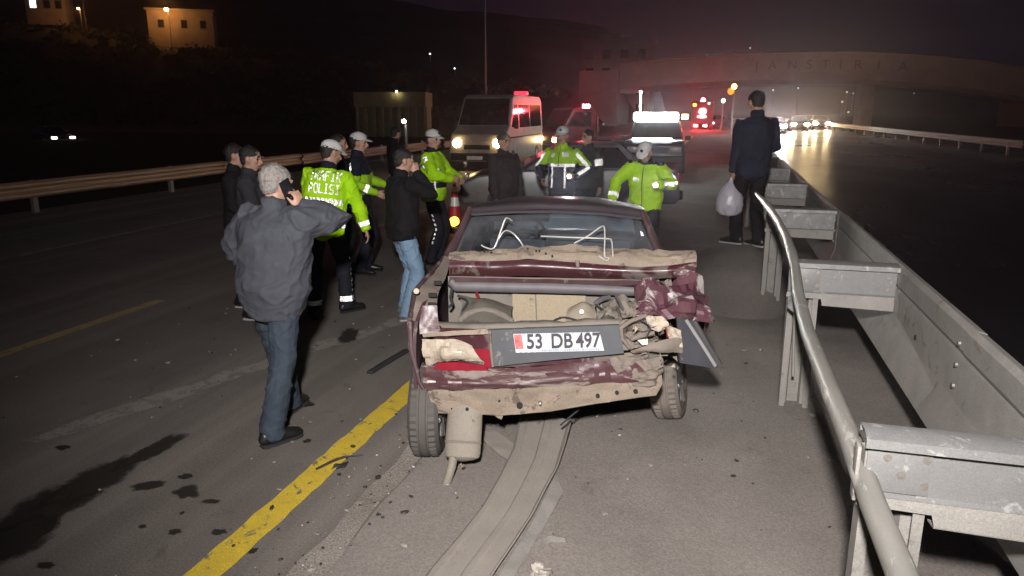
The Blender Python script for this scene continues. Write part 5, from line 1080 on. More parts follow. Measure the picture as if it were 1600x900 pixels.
cp(MB().patch([[(0.331, -0.0, 0.912), (0.396, -0.02, 0.938), (0.488, 0.02, 0.937)], [(0.347, -0.02, 0.844), (0.425, 0.08, 0.827), (0.536, 0.1, 0.831)], [(0.368, -0.01, 0.755), (0.461, 0.04, 0.764), (0.589, 0.06, 0.769)]], 11, 11, 0.005, 0.02, 12, 0.035, 55), 'lamp_cavity', m_prim2)
t2 = empty('tail_lamp'); t2.parent = car; t2['label'] = 'smashed right tail lamp'
fr_ = [(0.343, -0.04, 0.921), (0.448, -0.03, 0.957), (0.555, 0.0, 0.966), (0.648, 0.02, 0.918), (0.683, 0.02, 0.852)]
cp(MB().tube([(0.483, -0.02, 0.966), (0.395, -0.04, 0.937), (0.343, -0.05, 0.901), (0.352, -0.05, 0.842), (0.397, -0.04, 0.781)], [0.010, 0.013, 0.014, 0.012, 0.010], 8), 'lamp_frame', m_prim2, t2)
cp(MB().patch([[(0.476, -0.02, 0.963), (0.571, -0.02, 0.965)], [(0.49, -0.04, 0.917), (0.606, -0.03, 0.925)], [(0.513, -0.03, 0.893), (0.591, -0.02, 0.899)]], 12, 10, 0.004, 0.012, 16, 0.02, 56), 'lamp_housing', m_lamph, t2)
cp(MB().patch([[(0.591, -0.01, 0.922), (0.679, -0.0, 0.88)], [(0.606, -0.03, 0.865), (0.687, -0.01, 0.832)], [(0.624, -0.02, 0.811), (0.691, -0.0, 0.784)]], 8, 10, 0.004, 0.012, 14, 0.02, 57), 'lamp_housing', m_lamph, t2)
cp(MB().tube([(0.528, -0.03, 0.882), (0.589, -0.035, 0.907), (0.603, -0.03, 0.847)], 0.0045, 6), 'red_wire', m_redl, t2)
cp(MB().poly([(0.439, -0.03, 0.827), (0.494, -0.04, 0.839), (0.495, -0.04, 0.806), (0.467, -0.04, 0.801)], 0.006), 'lens_shard', mat('clear_shard', (0.70, 0.66, 0.58), rough=0.2), t2)
cp(MB().tube([(0.404, -0.02, 0.827), (0.459, -0.03, 0.858), (0.53, -0.02, 0.864)], [0.012, 0.020, 0.014], 8), 'lamp_bracket', m_prim2, t2)
cp(MB().patch([[(0.402, -0.03, 0.762), (0.487, -0.05, 0.801), (0.593, -0.03, 0.835), (0.681, 0.0, 0.836)], [(0.421, -0.03, 0.748), (0.494, -0.06, 0.783), (0.601, -0.04, 0.79), (0.695, -0.0, 0.772)], [(0.457, -0.02, 0.746), (0.506, -0.05, 0.768), (0.614, -0.03, 0.761), (0.693, -0.0, 0.746)]], 20, 8, 0.004, 0.006, 12, 0.008, 58), 'torn_sheet', m_prim2)
cp(MB().patch([[(0.281, -0.0, 0.703), (0.407, 0.02, 0.731), (0.571, 0.05, 0.733)], [(0.317, -0.03, 0.657), (0.464, 0.03, 0.668), (0.596, 0.06, 0.684)], [(0.355, -0.03, 0.594), (0.5, -0.0, 0.618), (0.598, 0.05, 0.618)], [(0.412, -0.01, 0.534), (0.521, -0.0, 0.549), (0.594, 0.05, 0.556)]], 17, 15, 0.005, 0.02, 10, 0.038, 59), 'crumpled_rear_skin', m_prim2)
cp(MB().poly([(0.653, 0.04, 0.943), (0.737, 0.08, 0.933), (0.904, 0.06, 0.648), (0.87, 0.05, 0.646), (0.681, 0.02, 0.682)], 0.012), 'bumper_end', mat('dark_grey_plastic', (0.040, 0.040, 0.048), (0.028, 0.028, 0.034), rough=0.5, scale=6))
cp(MB().tube([(0.709, 0.035, 0.931), (0.789, 0.03, 0.814), (0.887, 0.03, 0.665)], (0.010, 0.006), 7), 'bumper_rib', mat('grey_rib', (0.20, 0.195, 0.19), rough=0.6))
cp(MB().tube([(0.759, 0.08, 0.911), (0.821, 0.07, 0.81), (0.917, 0.06, 0.659)], (0.018, 0.010), 8), 'bumper_rib', m_black)
# --- wheels, silencer
wheel(car, (-0.795, 0.165, 0.285), 0.285, 0.175, yaw=3, camber=0)
wheel(car, (0.735, 0.86, 0.275), 0.275, 0.185, yaw=-14, camber=-9, dusty=True)
wheel(car, (-0.70, 3.40, 0.285), 0.285, 0.17); wheel(car, (0.64, 3.40, 0.285), 0.285, 0.17)
cp(MB().tube([(-0.7, 0.2, 0.30), (0.6, 0.75, 0.30)], 0.04, 8), 'rear_axle', m_trimdk)
m_sil = mat('dusty_silencer_steel', (0.205, 0.18, 0.145), (0.155, 0.135, 0.11), rough=0.75, scale=5, contrast=0.9, c3=(0.10, 0.065, 0.045), c3amt=0.2, c3scale=9, bump=0.06, fine=0.15)
sil = empty('silencer'); sil.parent = car
cp(MB().tube([Vector((-0.535, -0.02, 0.418)) + (Vector((-0.539, -0.17, 0.134)) - Vector((-0.535, -0.02, 0.418))) * f for f in (0.70, 0.72, 0.74)], [(0.106, 0.048), (0.110, 0.052), (0.106, 0.048)], 18, (1, 0, 0)), 'silencer_seam', m_sil, sil)
A_, B_ = Vector((-0.535, -0.02, 0.418)), Vector((-0.539, -0.17, 0.134))
ax = (B_ - A_)
cp(MB().tube([A_, A_ + ax * 0.06, A_ + ax * 0.5, A_ + ax * 0.9, A_ + ax * 0.98, A_ + ax * 1.02], [(0.098, 0.042), (0.100, 0.044), (0.104, 0.046), (0.104, 0.046), (0.098, 0.043), (0.070, 0.028)], 18, (1, 0, 0)), 'silencer_can', m_sil, sil)
cp(MB().tube([(-0.587, -0.17, 0.148), (-0.594, -0.2, 0.099), (-0.606, -0.22, 0.053), (-0.624, -0.23, -0.002)], [0.026, 0.026, 0.025, 0.026], 12, dome=False), 'tail_pipe', m_sil, sil)
cp(MB().disc((-0.625, -0.231, -0.006), Vector((-0.606, -0.22, 0.053)) - Vector((-0.624, -0.23, -0.002)), 0.021, 0.003, 14), 'pipe_mouth', m_dark, sil)
cp(MB().tube([(-0.545, -0.18, 0.107), (-0.536, -0.19, 0.089), (-0.525, -0.19, 0.105)], 0.006, 6), 'pipe_hook', m_prim, sil)
cp(MB().tube([(0.017, 0.1, 0.241), (0.069, 0.15, 0.271), (0.126, 0.2, 0.302)], 0.006, 6), 'brake_cable', m_trimdk)

rs = random.Random(11)
for k in range(26):
    s_ = rs.random(); base = Vector((0.338, 0.0, 0.931)).lerp(Vector((0.605, 0.02, 0.706)), s_) + Vector((rs.uniform(-0.08, 0.10), rs.uniform(-0.05, 0.0), rs.uniform(-0.08, 0.12)))
    a_ = Vector((rs.uniform(-1, 1), rs.uniform(-0.6, 0.1), rs.uniform(-1, 1))).normalized() * rs.uniform(0.02, 0.06); b_ = Vector((rs.uniform(-1, 1), rs.uniform(-0.5, 0.5), rs.uniform(-1, 1))).normalized() * rs.uniform(0.01, 0.03)
    cp(MB().poly([base, base + a_, base + a_ * 0.4 + b_], 0.002), 'metal_sliver', rs.choice((m_prim2, m_prim2, m_burgs, m_lamph)), shade=False)
for k, (p0, p1, p2, r_) in enumerate((((0.209, 0.3, 0.938), (0.261, 0.15, 0.932), (0.234, 0.08, 0.906), 0.006), ((-0.045, 0.1, 0.881), (0.02, 0.18, 0.887), (0.114, 0.09, 0.892), 0.007), ((0.455, -0.03, 0.943), (0.504, -0.05, 0.906), (0.48, -0.04, 0.835), 0.005), ((-0.65, 0.45, 0.936), (-0.582, 0.4, 0.917), (-0.599, 0.3, 0.878), 0.007))):
    cp(rod([p0, p1, p2], r_), 'loose_cable', m_trimdk)

# ---------------------------------------------------------------- vehicles
m_white = mat('white_van_paint', (0.40, 0.37, 0.34), (0.30, 0.28, 0.26), rough=0.4, scale=3, contrast=0.5, coat=0.2)
m_silver = mat('silver_car_paint', (0.20, 0.20, 0.20), (0.15, 0.15, 0.15), rough=0.35, metal=0.4, scale=4)
m_pol = mat('dark_police_paint', (0.035, 0.045, 0.055), (0.028, 0.036, 0.046), rough=0.35, scale=4, coat=0.3)
m_redp = mat('red_lit_truck_paint', (0.10, 0.016, 0.016), (0.075, 0.012, 0.012), rough=0.4, scale=4, coat=0.3)  # red light falling on the truck, put into its base colour
m_dcar = mat('dark_car_paint', (0.05, 0.05, 0.06), rough=0.35, coat=0.3)
m_bodyglass = mat('tinted_vehicle_glass', (0.012, 0.013, 0.015), (0.02, 0.018, 0.016), rough=0.08, scale=5)
m_bump = mat('vehicle_black_plastic', (0.02, 0.02, 0.02), rough=0.6)
m_hl = emit('warm_headlamp', (1.0, 0.66, 0.28), 110); m_hlw = emit('white_headlamp', (1.0, 0.95, 0.88), 4800)
m_bar = emit('police_light_bar', (0.92, 1.0, 0.96), 240); m_strip = emit('white_glint_strip', (0.85, 1.0, 0.97), 14)
m_redem = emit('red_lamp', (1.0, 0.04, 0.05), 420); m_redsoft = emit('red_beacon', (1.0, 0.03, 0.06), 2.2); m_amb = emit('amber_lamp', (1.0, 0.42, 0.04), 7)
m_tail = mat('unlit_tail_lamp', (0.25, 0.01, 0.01), rough=0.25)
m_wplate = mat('bright_number_plate', (0.80, 0.80, 0.80), rough=0.35)
def vwheel(par, x, y, r, wd=0.2):
    mb = MB().tube([(x - wd / 2, y, r), (x - wd * 0.42, y, r), (x + wd * 0.42, y, r), (x + wd / 2, y, r)], [r * 0.9, r, r, r * 0.9], 24, (0, 1, 0), True, False)
    t = mb.build('wheel', m_rub, par)
    MB().tube([(x - wd * 0.53, y, r), (x + wd * 0.53, y, r)], [r * 0.60, r * 0.60], 18, (0, 1, 0), True, False).build('rim', mat('alloy_rim', (0.3, 0.3, 0.3), rough=0.4, metal=0.6), t)
def pane(par, pts, name='window', m=None, th=0.012): return MB().poly(pts, th).build(name, m or m_bodyglass, par)
def side_panes(par, polys, xf, name='window'):
    for q in polys:
        for sx in (-1, 1): pane(par, [(sx * (xf(y, z) + 0.004), y, z) for y, z in q], name)
def saloon(name, loc, heading, label, m, L=4.3, W=1.72, H=1.42, group=None, lamps=None, tails=None, plate=True):
    c = empty(name, loc, R(heading)); tag(c, label, 'car', group); h = L / 2
    body = [(-h, 0.38), (-h + 0.02, 0.72), (-h + 0.06, 0.90), (-h + 0.75, 0.96), (h - 1.25, 0.93), (h - 0.35, 0.82), (h - 0.03, 0.68), (h, 0.45), (h - 0.05, 0.26), (-h + 0.08, 0.26)]
    MB().prism(body, -W / 2, W / 2, 0.06, 3, lambda y, z, x: x * (1 - 0.05 * max(0, (abs(y) - h + 0.8)) / 0.8)).build('body', m, c)
    roof = [(-h + 0.62, 0.93), (-h + 1.18, H), (h - 2.05, H), (h - 1.22, 0.92)]
    tp = lambda y, z, x: math.copysign(W / 2 - 0.05 - 0.17 * max(0, z - 0.92) / 0.5, x)
    MB().prism(roof, -W / 2, W / 2, 0.04, 3, tp).build('cabin', m, c)
    xf = lambda y, z: W / 2 - 0.05 - 0.17 * max(0, z - 0.92) / 0.5
    side_panes(c, [[(-h + 0.88, 0.97), (-h + 1.22, H - 0.07), (-0.22, H - 0.07), (-0.22, 0.97)], [(-0.14, 0.97), (-0.14, H - 0.07), (h - 2.10, H - 0.07), (h - 1.42, 0.97)]], xf)
    for y0, z0, y1, z1, nm in ((h - 1.27, 0.97, h - 1.99, H - 0.05, 'windscreen'), (-h + 0.66, 0.98, -h + 1.12, H - 0.06, 'rear_window')):
        s = 1 if y0 > 0 else -1; a, b = xf(0, z0) - 0.07, xf(0, z1) - 0.06; n = Vector((0, s * 0.5, 0.86))
        pane(c, [(-a, y0 + s * 0.012, z0 + 0.02), (a, y0 + s * 0.012, z0 + 0.02), (b, y1 + s * 0.012, z1 + 0.02), (-b, y1 + s * 0.012, z1 + 0.02)], nm)
    for sx in (-1, 1):
        MB().box((sx * (W / 2 - 0.26), h - 0.035, 0.66), (0.36, 0.08, 0.15), 0.02).build('headlamp', lamps or mat('unlit_headlamp', (0.4, 0.4, 0.4), rough=0.15), c)
        MB().box((sx * (W / 2 - 0.22), -h + 0.03, 0.76), (0.32, 0.08, 0.16), 0.02).build('tail_lamp', tails or m_tail, c)
        MB().box((sx * (W / 2 + 0.07), h - 1.55, 0.98), (0.16, 0.08, 0.11), 0.025).build('door_mirror', m, c)
        for y in (h - 0.85, -h + 0.85): vwheel(c, sx * (W / 2 - 0.10), y, 0.31)
    MB().box((0, h + 0.01, 0.40), (W * 0.9, 0.10, 0.16), 0.03).build('bumper', m_bump, c); MB().box((0, -h - 0.01, 0.44), (W * 0.9, 0.10, 0.18), 0.03).build('bumper', m_bump, c)
    MB().box((0, h - 0.01, 0.58), (0.7, 0.06, 0.10), 0.01).build('grille', m_bump, c)
    if plate: MB().box((0, -h - 0.065, 0.55), (0.52, 0.01, 0.11), 0.003).build('number_plate', m_wplate, c)
    return c
# silver saloon parked across the lane beyond the wreck
saloon('parked_car', (-2.98, 15.0, 0), 104, 'silver saloon parked crosswise behind the officers and the grey-haired man', m_silver)
# minibus
van = empty('minibus', (-8.05, 27.3, 0), R(180)); tag(van, 'white minibus with warm headlamps and red beacon on its roof', 'minibus')
vo = [(-2.8, 0.35), (-2.82, 1.4), (-2.78, 2.40), (-2.6, 2.55), (1.1, 2.58), (1.45, 2.48), (2.05, 1.48), (2.62, 1.24), (2.80, 0.95), (2.82, 0.45), (2.70, 0.30), (-2.7, 0.30)]
vx = lambda y, z: 1.0 - 0.10 * max(0, z - 1.2) / 1.4
MB().prism(vo, -1.0, 1.0, 0.07, 3, lambda y, z, x: math.copysign(vx(y, z), x)).build('body', m_white, van)
side_panes(van, [[(0.95, 1.42), (0.95, 2.22), (1.38, 2.22), (1.88, 1.46)], [(-0.72, 1.42), (-0.72, 2.22), (0.80, 2.22), (0.80, 1.42)], [(-2.55, 1.42), (-2.55, 2.22), (-0.82, 2.22), (-0.82, 1.42)]], vx)
pane(van, [(-0.90, 2.075, 1.53), (0.90, 2.075, 1.53), (0.82, 1.535, 2.42), (-0.82, 1.535, 2.42)], 'windscreen', None, 0.014)
pane(van, [(-0.80, -2.83, 1.45), (0.80, -2.83, 1.45), (0.76, -2.80, 2.25), (-0.76, -2.80, 2.25)], 'rear_window')
for sx in (-1, 1):
    MB().tube([(sx * 0.72, 2.70, 0.92), (sx * 0.72, 2.80, 0.92)], [(0.17, 0.15), (0.16, 0.14)], 16, (1, 0, 0)).build('headlamp', m_hl, van)
    for y in (1.75, -1.75): vwheel(van, sx * 0.90, y, 0.34, 0.22)
    MB().box((sx * 1.12, 1.75, 1.55), (0.16, 0.10, 0.30), 0.03).build('door_mirror', m_bump, van)
    MB().box((sx * 1.003, 0.1, 1.10), (0.012, 5.0, 0.05), 0.003).build('rub_strip', m_bump, van)
MB().box((0, 2.83, 0.48), (1.9, 0.14, 0.26), 0.05).build('bumper', m_bump, van); MB().box((0, 2.81, 0.80), (0.95, 0.05, 0.16), 0.02).build('grille', m_bump, van)
MB().box((0.05, 2.91, 0.44), (0.56, 0.015, 0.13), 0.003).build('number_plate', m_wplate, van)
bc = MB().box((-0.66, -0.6, 2.65), (0.50, 0.30, 0.14), 0.05).build('roof_beacon', m_redsoft, van)
# police vehicle with the light bar
pv = empty('police_car', (-2.15, 26.4, 0), R(183)); tag(pv, 'dark police off-roader with blazing white roof light bar', 'police car')
po = [(-2.2, 0.45), (-2.22, 1.05), (2.0, 1.10), (2.2, 0.98), (2.25, 0.50), (2.1, 0.36), (-2.1, 0.36)]
MB().prism(po, -0.94, 0.94, 0.07, 3).build('body', m_pol, pv)
px_ = lambda y, z: 0.90 - 0.14 * max(0, z - 1.08) / 0.6
MB().prism([(-2.15, 1.03), (-2.05, 1.66), (0.35, 1.68), (1.02, 1.08)], -0.9, 0.9, 0.05, 3, lambda y, z, x: math.copysign(px_(y, z), x)).build('cabin', m_pol, pv)
side_panes(pv, [[(-2.0, 1.13), (-1.95, 1.58), (-0.75, 1.58), (-0.75, 1.13)], [(-0.66, 1.13), (-0.66, 1.58), (0.30, 1.58), (0.80, 1.13)]], px_)
pane(pv, [(-0.82, 1.03, 1.14), (0.82, 1.03, 1.14), (0.72, 0.44, 1.64), (-0.72, 0.44, 1.64)], 'windscreen')
MB().box((0.05, 0.15, 1.82), (1.50, 0.30, 0.26), 0.08).build('light_bar', m_bar, pv); MB().box((0.05, 0.15, 1.69), (1.42, 0.22, 0.05), 0.015).build('light_bar_base', m_bump, pv)
MB().box((0.08, 2.02, 1.135), (1.25, 0.05, 0.07), 0.02).build('bonnet_glint_strip', m_strip, pv)  # glowing strip stands in for the light bar's reflection on the bonnet edge
MB().tube([(0.62, -0.4, 1.66), (0.63, -0.4, 2.60)], 0.03, 8).build('mast', mat('pale_mast', (0.5, 0.45, 0.38), rough=0.5), pv); MB().tube([(0.63, -0.4, 2.60), (0.63, -0.4, 2.68)], 0.05, 8).build('mast_lamp', emit('mast_lamp_glow', (1, 0.9, 0.8), 2), pv)
for sx in (-1, 1):
    MB().box((sx * 0.68, 2.22, 0.82), (0.34, 0.07, 0.18), 0.02).build('headlamp', mat('unlit_headlamp', (0.4, 0.4, 0.4), rough=0.15), pv)
    MB().box((sx * 1.04, 0.85, 1.14), (0.20, 0.10, 0.16), 0.04).build('door_mirror', m_bump, pv)
    for y in (1.35, -1.35): vwheel(pv, sx * 0.86, y, 0.37, 0.24)
MB().box((0, 2.27, 0.50), (1.8, 0.14, 0.24), 0.04).build('bumper', m_bump, pv); MB().box((0, 2.25, 0.80), (0.9, 0.05, 0.20), 0.02).build('grille', m_bump, pv)
MB().box((-0.92, 0.2, 1.82), (0.22, 0.20, 0.16), 0.04).build('amber_side_lamp', emit('amber_work_lamp', (1.0, 0.62, 0.22), 14), pv)
# recovery truck; the red light on it is painted into its colour
rt = empty('recovery_truck', (-4.75, 33.2, 0), R(128)); tag(rt, 'red-lit recovery truck with flat bed standing behind the police', 'truck')
MB().prism([(1.2, 0.5), (1.2, 2.0), (1.4, 2.12), (2.3, 2.10), (2.75, 1.35), (3.0, 1.15), (3.05, 0.5)], -0.95, 0.95, 0.06, 3).build('cab', m_redp, rt)
MB().box((0, -0.9, 0.88), (1.95, 4.1, 0.16), 0.03).build('flat_bed', m_redp, rt); MB().box((0, -0.5, 0.62), (0.8, 5.0, 0.22), 0.02).build('chassis', m_bump, rt)
side_panes(rt, [[(1.45, 1.35), (1.45, 1.95), (2.2, 1.95), (2.6, 1.37)]], lambda y, z: 0.95); pane(rt, [(-0.85, 2.74, 1.42), (0.85, 2.74, 1.42), (0.82, 2.36, 2.02), (-0.82, 2.36, 2.02)], 'windscreen', None, -0.014)
MB().box((0, 1.12, 1.35), (1.9, 0.08, 0.95), 0.02).build('headboard', m_redp, rt)
for sx in (-1, 1):
    MB().box((sx * 0.70, 3.04, 0.82), (0.26, 0.06, 0.18), 0.03).build('headlamp', m_hl, rt)
    for y in (2.2, -1.6): vwheel(rt, sx * 0.85, y, 0.38, 0.22)
MB().box((-0.55, 1.5, 2.19), (0.34, 0.18, 0.13), 0.04).build('beacon', emit('added_red_beacon', (1.0, 0.05, 0.07), 1700), rt); MB().box((0, 3.06, 0.48), (1.85, 0.12, 0.24), 0.04).build('bumper', m_bump, rt)  # beacon added on the cab to redden the minibus side
# lorry seen from behind with red lamps
lr = empty('box_lorry', (-2.0, 78, 0), 0.0); tag(lr, 'dark box lorry seen from behind with red lamps in the distance', 'lorry')
MB().box((0, 2.2, 1.75), (2.1, 5.0, 2.1), 0.04).build('box', m_dcar, lr); MB().box((0, 2.0, 0.62), (1.0, 5.6, 0.2), 0.02).build('chassis', m_bump, lr)
MB().prism([(4.75, 0.5), (4.75, 2.3), (6.0, 2.3), (6.5, 1.3), (6.5, 0.5)], -1.0, 1.0, 0.05).build('cab', m_dcar, lr)
MB().tube([(0.05, -0.36, 1.82), (0.05, -0.30, 1.82)], (0.34, 0.30), 16, (1, 0, 0)).build('rear_warning_lamp', m_redem, lr); MB().tube([(0.0, -0.36, 1.32), (0.0, -0.30, 1.32)], (0.42, 0.10), 16, (1, 0, 0)).build('rear_warning_lamp', m_redem, lr)
for sx in (-0.55, 0.35): MB().box((sx, -0.33, 0.45), (0.34, 0.08, 0.18), 0.03).build('tail_lamp', m_redem, lr)
MB().box((-0.75, -0.33, 2.45), (0.30, 0.08, 0.24), 0.03).build('amber_lamp', m_amb, lr); MB().box((0.62, -0.33, 2.6), (0.20, 0.08, 0.20), 0.03).build('marker_lamp', emit('white_marker', (1, 0.95, 0.9), 3), lr)
MB().tube([(0.0, 1.0, 2.80), (0.0, 1.0, 3.05)], [0.16, 0.13], 12).build('roof_beacon', emit('added_lorry_beacon', (1.0, 0.05, 0.07), 1300), lr)  # roof beacon added to cast red light on the overpass
for sx in (-1, 1):
    for y in (1.0, 5.2): vwheel(lr, sx * 0.92, y, 0.45, 0.28)
# oncoming cars on the other carriageway
for i, (x0, x1, zz) in enumerate([]): pass
GONC = 'cars coming towards the viewer on the opposite road'
ON = (((4.406, 67.197, 1.141), 'oncoming car with dazzling headlamps nearest the tall man'), ((7.131, 76.481, 1.079), 'middle oncoming car with warm headlamps on the opposite road'), ((9.633, 81.449, 1.084), 'rightmost oncoming car with warm headlamps on the opposite road'))
for i, (p, lb) in enumerate(ON):
    c = saloon('oncoming_car', (p[0], p[1] + 2.1, 0.0), 180, lb, m_dcar, group=GONC, lamps=m_hlw if i == 0 else emit('yellow_headlamp', (1.0, 0.72, 0.36), 1700), plate=False)
# distant car turning off
saloon('distant_car', (-0.435, 82.845, 0.767)[:2] + (0,), 150, 'distant car with pale lamps between lorry and tall man', m_dcar, lamps=emit('pale_lamp', (1, 0.8, 0.6), 10))
# cars on the lower road far left
saloon('distant_car', (-47.5, 44.5, -0.6), -115, 'distant car with small white lamps on the dark left', m_dcar, lamps=emit('white_small_lamp', (1, 0.95, 0.85), 8))
# cones and warning lamp
m_cone = mat('red_cone_plastic', (0.50, 0.03, 0.03), (0.40, 0.03, 0.03), rough=0.5)
def cone(loc, label):
    c = empty('traffic_cone', loc); tag(c, label, 'traffic cone', 'traffic cones round the accident')
    MB().tube([(0, 0, 0.03), (0, 0, 0.40), (0, 0, 0.75)], [0.14, 0.085, 0.03], 16, dome=False).build('cone_body', m_cone, c); MB().box((0, 0, 0.018), (0.40, 0.40, 0.036), 0.01).build('base', m_cone, c)
    for z0, z1 in ((0.34, 0.50), (0.60, 0.70)):
        r = lambda z: 0.14 - (z - 0.03) * 0.155 + 0.003
        mb = MB(); mb.tube([(0, 0, z0), (0, 0, z1)], [r(z0), r(z1)], 16, cap=False); mb.build('reflective_band', mat('white_band', (0.85, 0.85, 0.85), rough=0.3), c)
cone((-4.665, 12.847, 0.0), 'red and white traffic cone left of the wreck beside the officer'); cone((-4.962, 35.811, 0.0), 'red and white traffic cone far off left of the police car')
wl_ = empty('warning_lamp', (-4.33, 11.882, 0.0)); tag(wl_, 'small amber warning lamp on the road left of the wreck', 'warning lamp')
MB().box((0, 0, 0.05), (0.16, 0.12, 0.10), 0.02).build('battery_case', m_bump, wl_); MB().tube([(0, -0.035, 0.20), (0, 0.035, 0.20)], [0.08, 0.08], 16, (1, 0, 0)).build('lens', m_amb, wl_); MB().box((0, 0, 0.12), (0.04, 0.03, 0.08), 0.005).build('neck', m_bump, wl_)

# ---------------------------------------------------------------- distance: bridge, hills, houses, lamps
m_conc = mat('weathered_concrete', (0.30, 0.28, 0.26), (0.22, 0.205, 0.19), rough=0.85, scale=0.6, contrast=0.8, bump=0.05, fine=0.1)
m_hill = mat('dark_scrub', (0.028, 0.025, 0.017), (0.050, 0.042, 0.028), rough=0.95, scale=0.3, contrast=0.9)
m_wallo = mat('rendered_house_wall', (0.36, 0.30, 0.25), (0.28, 0.23, 0.19), rough=0.85, scale=1.2); m_rooft = mat('roof_tile', (0.16, 0.07, 0.05), rough=0.8)
m_pole = mat('lamp_post_steel', (0.22, 0.21, 0.20), rough=0.5, metal=0.4)
# overpass
br = empty('overpass', (8, 100, 0)); tag(br, 'long concrete overpass with faint letters crossing the motorway in the distance', 'bridge')
def bp_(mb, name, m): 
    o = mb.build(name, m, None, angle=30); o.parent = br; o.matrix_parent_inverse = Matrix.Translation((-8, -100, 0)); return o
def ztop(x): return 8.55 - 0.0022 * (x - 8) ** 2 - (0.004 * (x - 14) ** 2 if x > 14 else 0) * 0.6
mb = MB(); N = 40; rows = []
for i in range(N + 1):
    x = -13 + 63 * i / N; t = ztop(x); rows.append([(x, 98.5, t), (x, 98.5, t - 3.0), (x, 99.3, t - 3.5), (x, 107, t - 3.5), (x, 107.8, t - 3.0), (x, 107.8, t)])
V = [[mb.bm.verts.new(p) for p in r_] for r_ in rows]
for i in range(N):
    for j in range(6): mb.bm.faces.new((V[i][j], V[i][(j + 1) % 6], V[i + 1][(j + 1) % 6], V[i + 1][j]))
mb.bm.faces.new(V[0]); mb.bm.faces.new(V[-1][::-1]); bp_(mb, 'deck', m_conc)
mb = MB(); mb.tube([(x, 98.4, ztop(x) + 0.08) for x in range(-13, 51, 3)], (0.18, 0.12), 8, (0, 1, 0)); bp_(mb, 'parapet_rail', m_conc)
for x in (16.8,): bp_(MB().box((x, 103, (ztop(x) - 3.5) / 2), (1.4, 5.0, ztop(x) - 3.5), 0.15), 'pier', m_conc)
bp_(MB().box((40.5, 103, 3.0), (14, 12, 7.0), 0.1), 'abutment', m_conc); bp_(MB().box((-15.5, 103, 3.4), (5, 12, 6.8), 0.1), 'abutment', m_conc)
m_let = mat('faded_letter', (0.185, 0.165, 0.16), rough=0.8)
for ch, px in zip('JANSTIRIA', (1178, 1199, 1225, 1247, 1268, 1287, 1309, 1335, 1365)):
    x = 1.18 + (px - 1150) * 0.0868
    o = text_mesh('letter', ch, 1.5, m_let, br, (x - 8, -1.56, ztop(x) - 1.35), (PI / 2, 0, 0), 0.03)
# tall block beside the bridge
bk = empty('tower_block', (-19, 142, 0)); tag(bk, 'dim grey apartment block left of the overpass', 'building')
def kp_(par, mb, name, m): return mb.build(name, m, par)
kp_(bk, MB().box((0, 0, 7), (12.5, 10, 14), 0.05), 'wall', m_conc); kp_(bk, MB().box((-1.5, 0, 14.6), (4, 4, 1.4), 0.05), 'stair_head', m_conc); kp_(bk, MB().box((0, 0, 14.15), (12.9, 10.4, 0.3), 0.03), 'roof', m_conc)
for fl in range(4):
    for cx in (-4.6, -1.6, 1.6, 4.6): kp_(bk, MB().box((cx, -5.02, 2.2 + 3.1 * fl), (1.4, 0.08, 1.5), 0.02), 'window', m_bodyglass)
# hillside on the left and the far ridge
def hill_h(x, y):
    s = min(1, max(0, (y - 58) / 34)); s = s * s * (3 - 2 * s)
    return max(0, 11.3 + 0.135 * (-79 - x)) * s + 0.18 * max(0, y - 102) * (1 if x < -30 else max(0, (-x - 10) / 20)) + 0.9 * noise.noise((x * 0.06, y * 0.06, 2)) * s
mb = MB(); nx, ny = 60, 40; V = {}
for i in range(nx + 1):
    for j in range(ny + 1):
        x = -230 + 216 * i / nx; y = 55 + 150 * j / ny; V[i, j] = mb.bm.verts.new((x, y, hill_h(x, y) - 0.06 if i < nx else -0.2))
for i in range(nx):
    for j in range(ny): mb.bm.faces.new((V[i, j], V[i + 1, j], V[i + 1, j + 1], V[i, j + 1]))
mb.build('hillside', m_hill)['kind'] = 'structure'
mb = MB(); V = {}
for i in range(61):
    for j in range(9):
        x = -420 + 1000 * i / 60; y = 330 + 40 * j; V[i, j] = mb.bm.verts.new((x, y, max(-0.1, (j / 8) ** 0.8 * (34 + 14 * noise.noise((x * 0.008, 1, 0)) + 6 * noise.noise((x * 0.03, 2, j)))) - 0.1))
for i in range(60):
    for j in range(8): mb.bm.faces.new((V[i, j], V[i + 1, j], V[i + 1, j + 1], V[i, j + 1]))
mb.build('far_hill', m_hill)['kind'] = 'structure'
# scrub covering the slope, far too much to count
mb = MB(); rs = random.Random(21)
for k in range(520):
    x = rs.uniform(-112, -20); y = rs.uniform(64, 104); 
    if -86 < x < -73 and 94 < y < 106 or -104 < x < -93 and 90 < y < 100: continue
    z = hill_h(x, y); r_ = rs.uniform(0.5, 1.5); hh = r_ * rs.uniform(0.7, 1.3)
    for q in range(46):
        d_ = Vector((rs.gauss(0, 1), rs.gauss(0, 1), abs(rs.gauss(0, 1)))).normalized() * rs.random() ** 0.4
        c_ = Vector((x + d_.x * r_, y + d_.y * r_, z - 0.1 + d_.z * hh)); a_ = Vector((rs.gauss(0, 1), rs.gauss(0, 1), rs.gauss(0, 1))).normalized() * rs.uniform(0.12, 0.3); b_ = a_.orthogonal() * rs.uniform(0.4, 0.8)
        mb.bm.faces.new([mb.bm.verts.new(v_) for v_ in (c_ - a_, c_ + b_, c_ + a_, c_ - b_)])
tag(mb.build('scrub', mat('scrub_leaves', (0.045, 0.055, 0.022), (0.07, 0.065, 0.03), rough=0.8, scale=2), None, shade=False), 'dark scrub covering the hillside', 'scrub', kind='stuff')
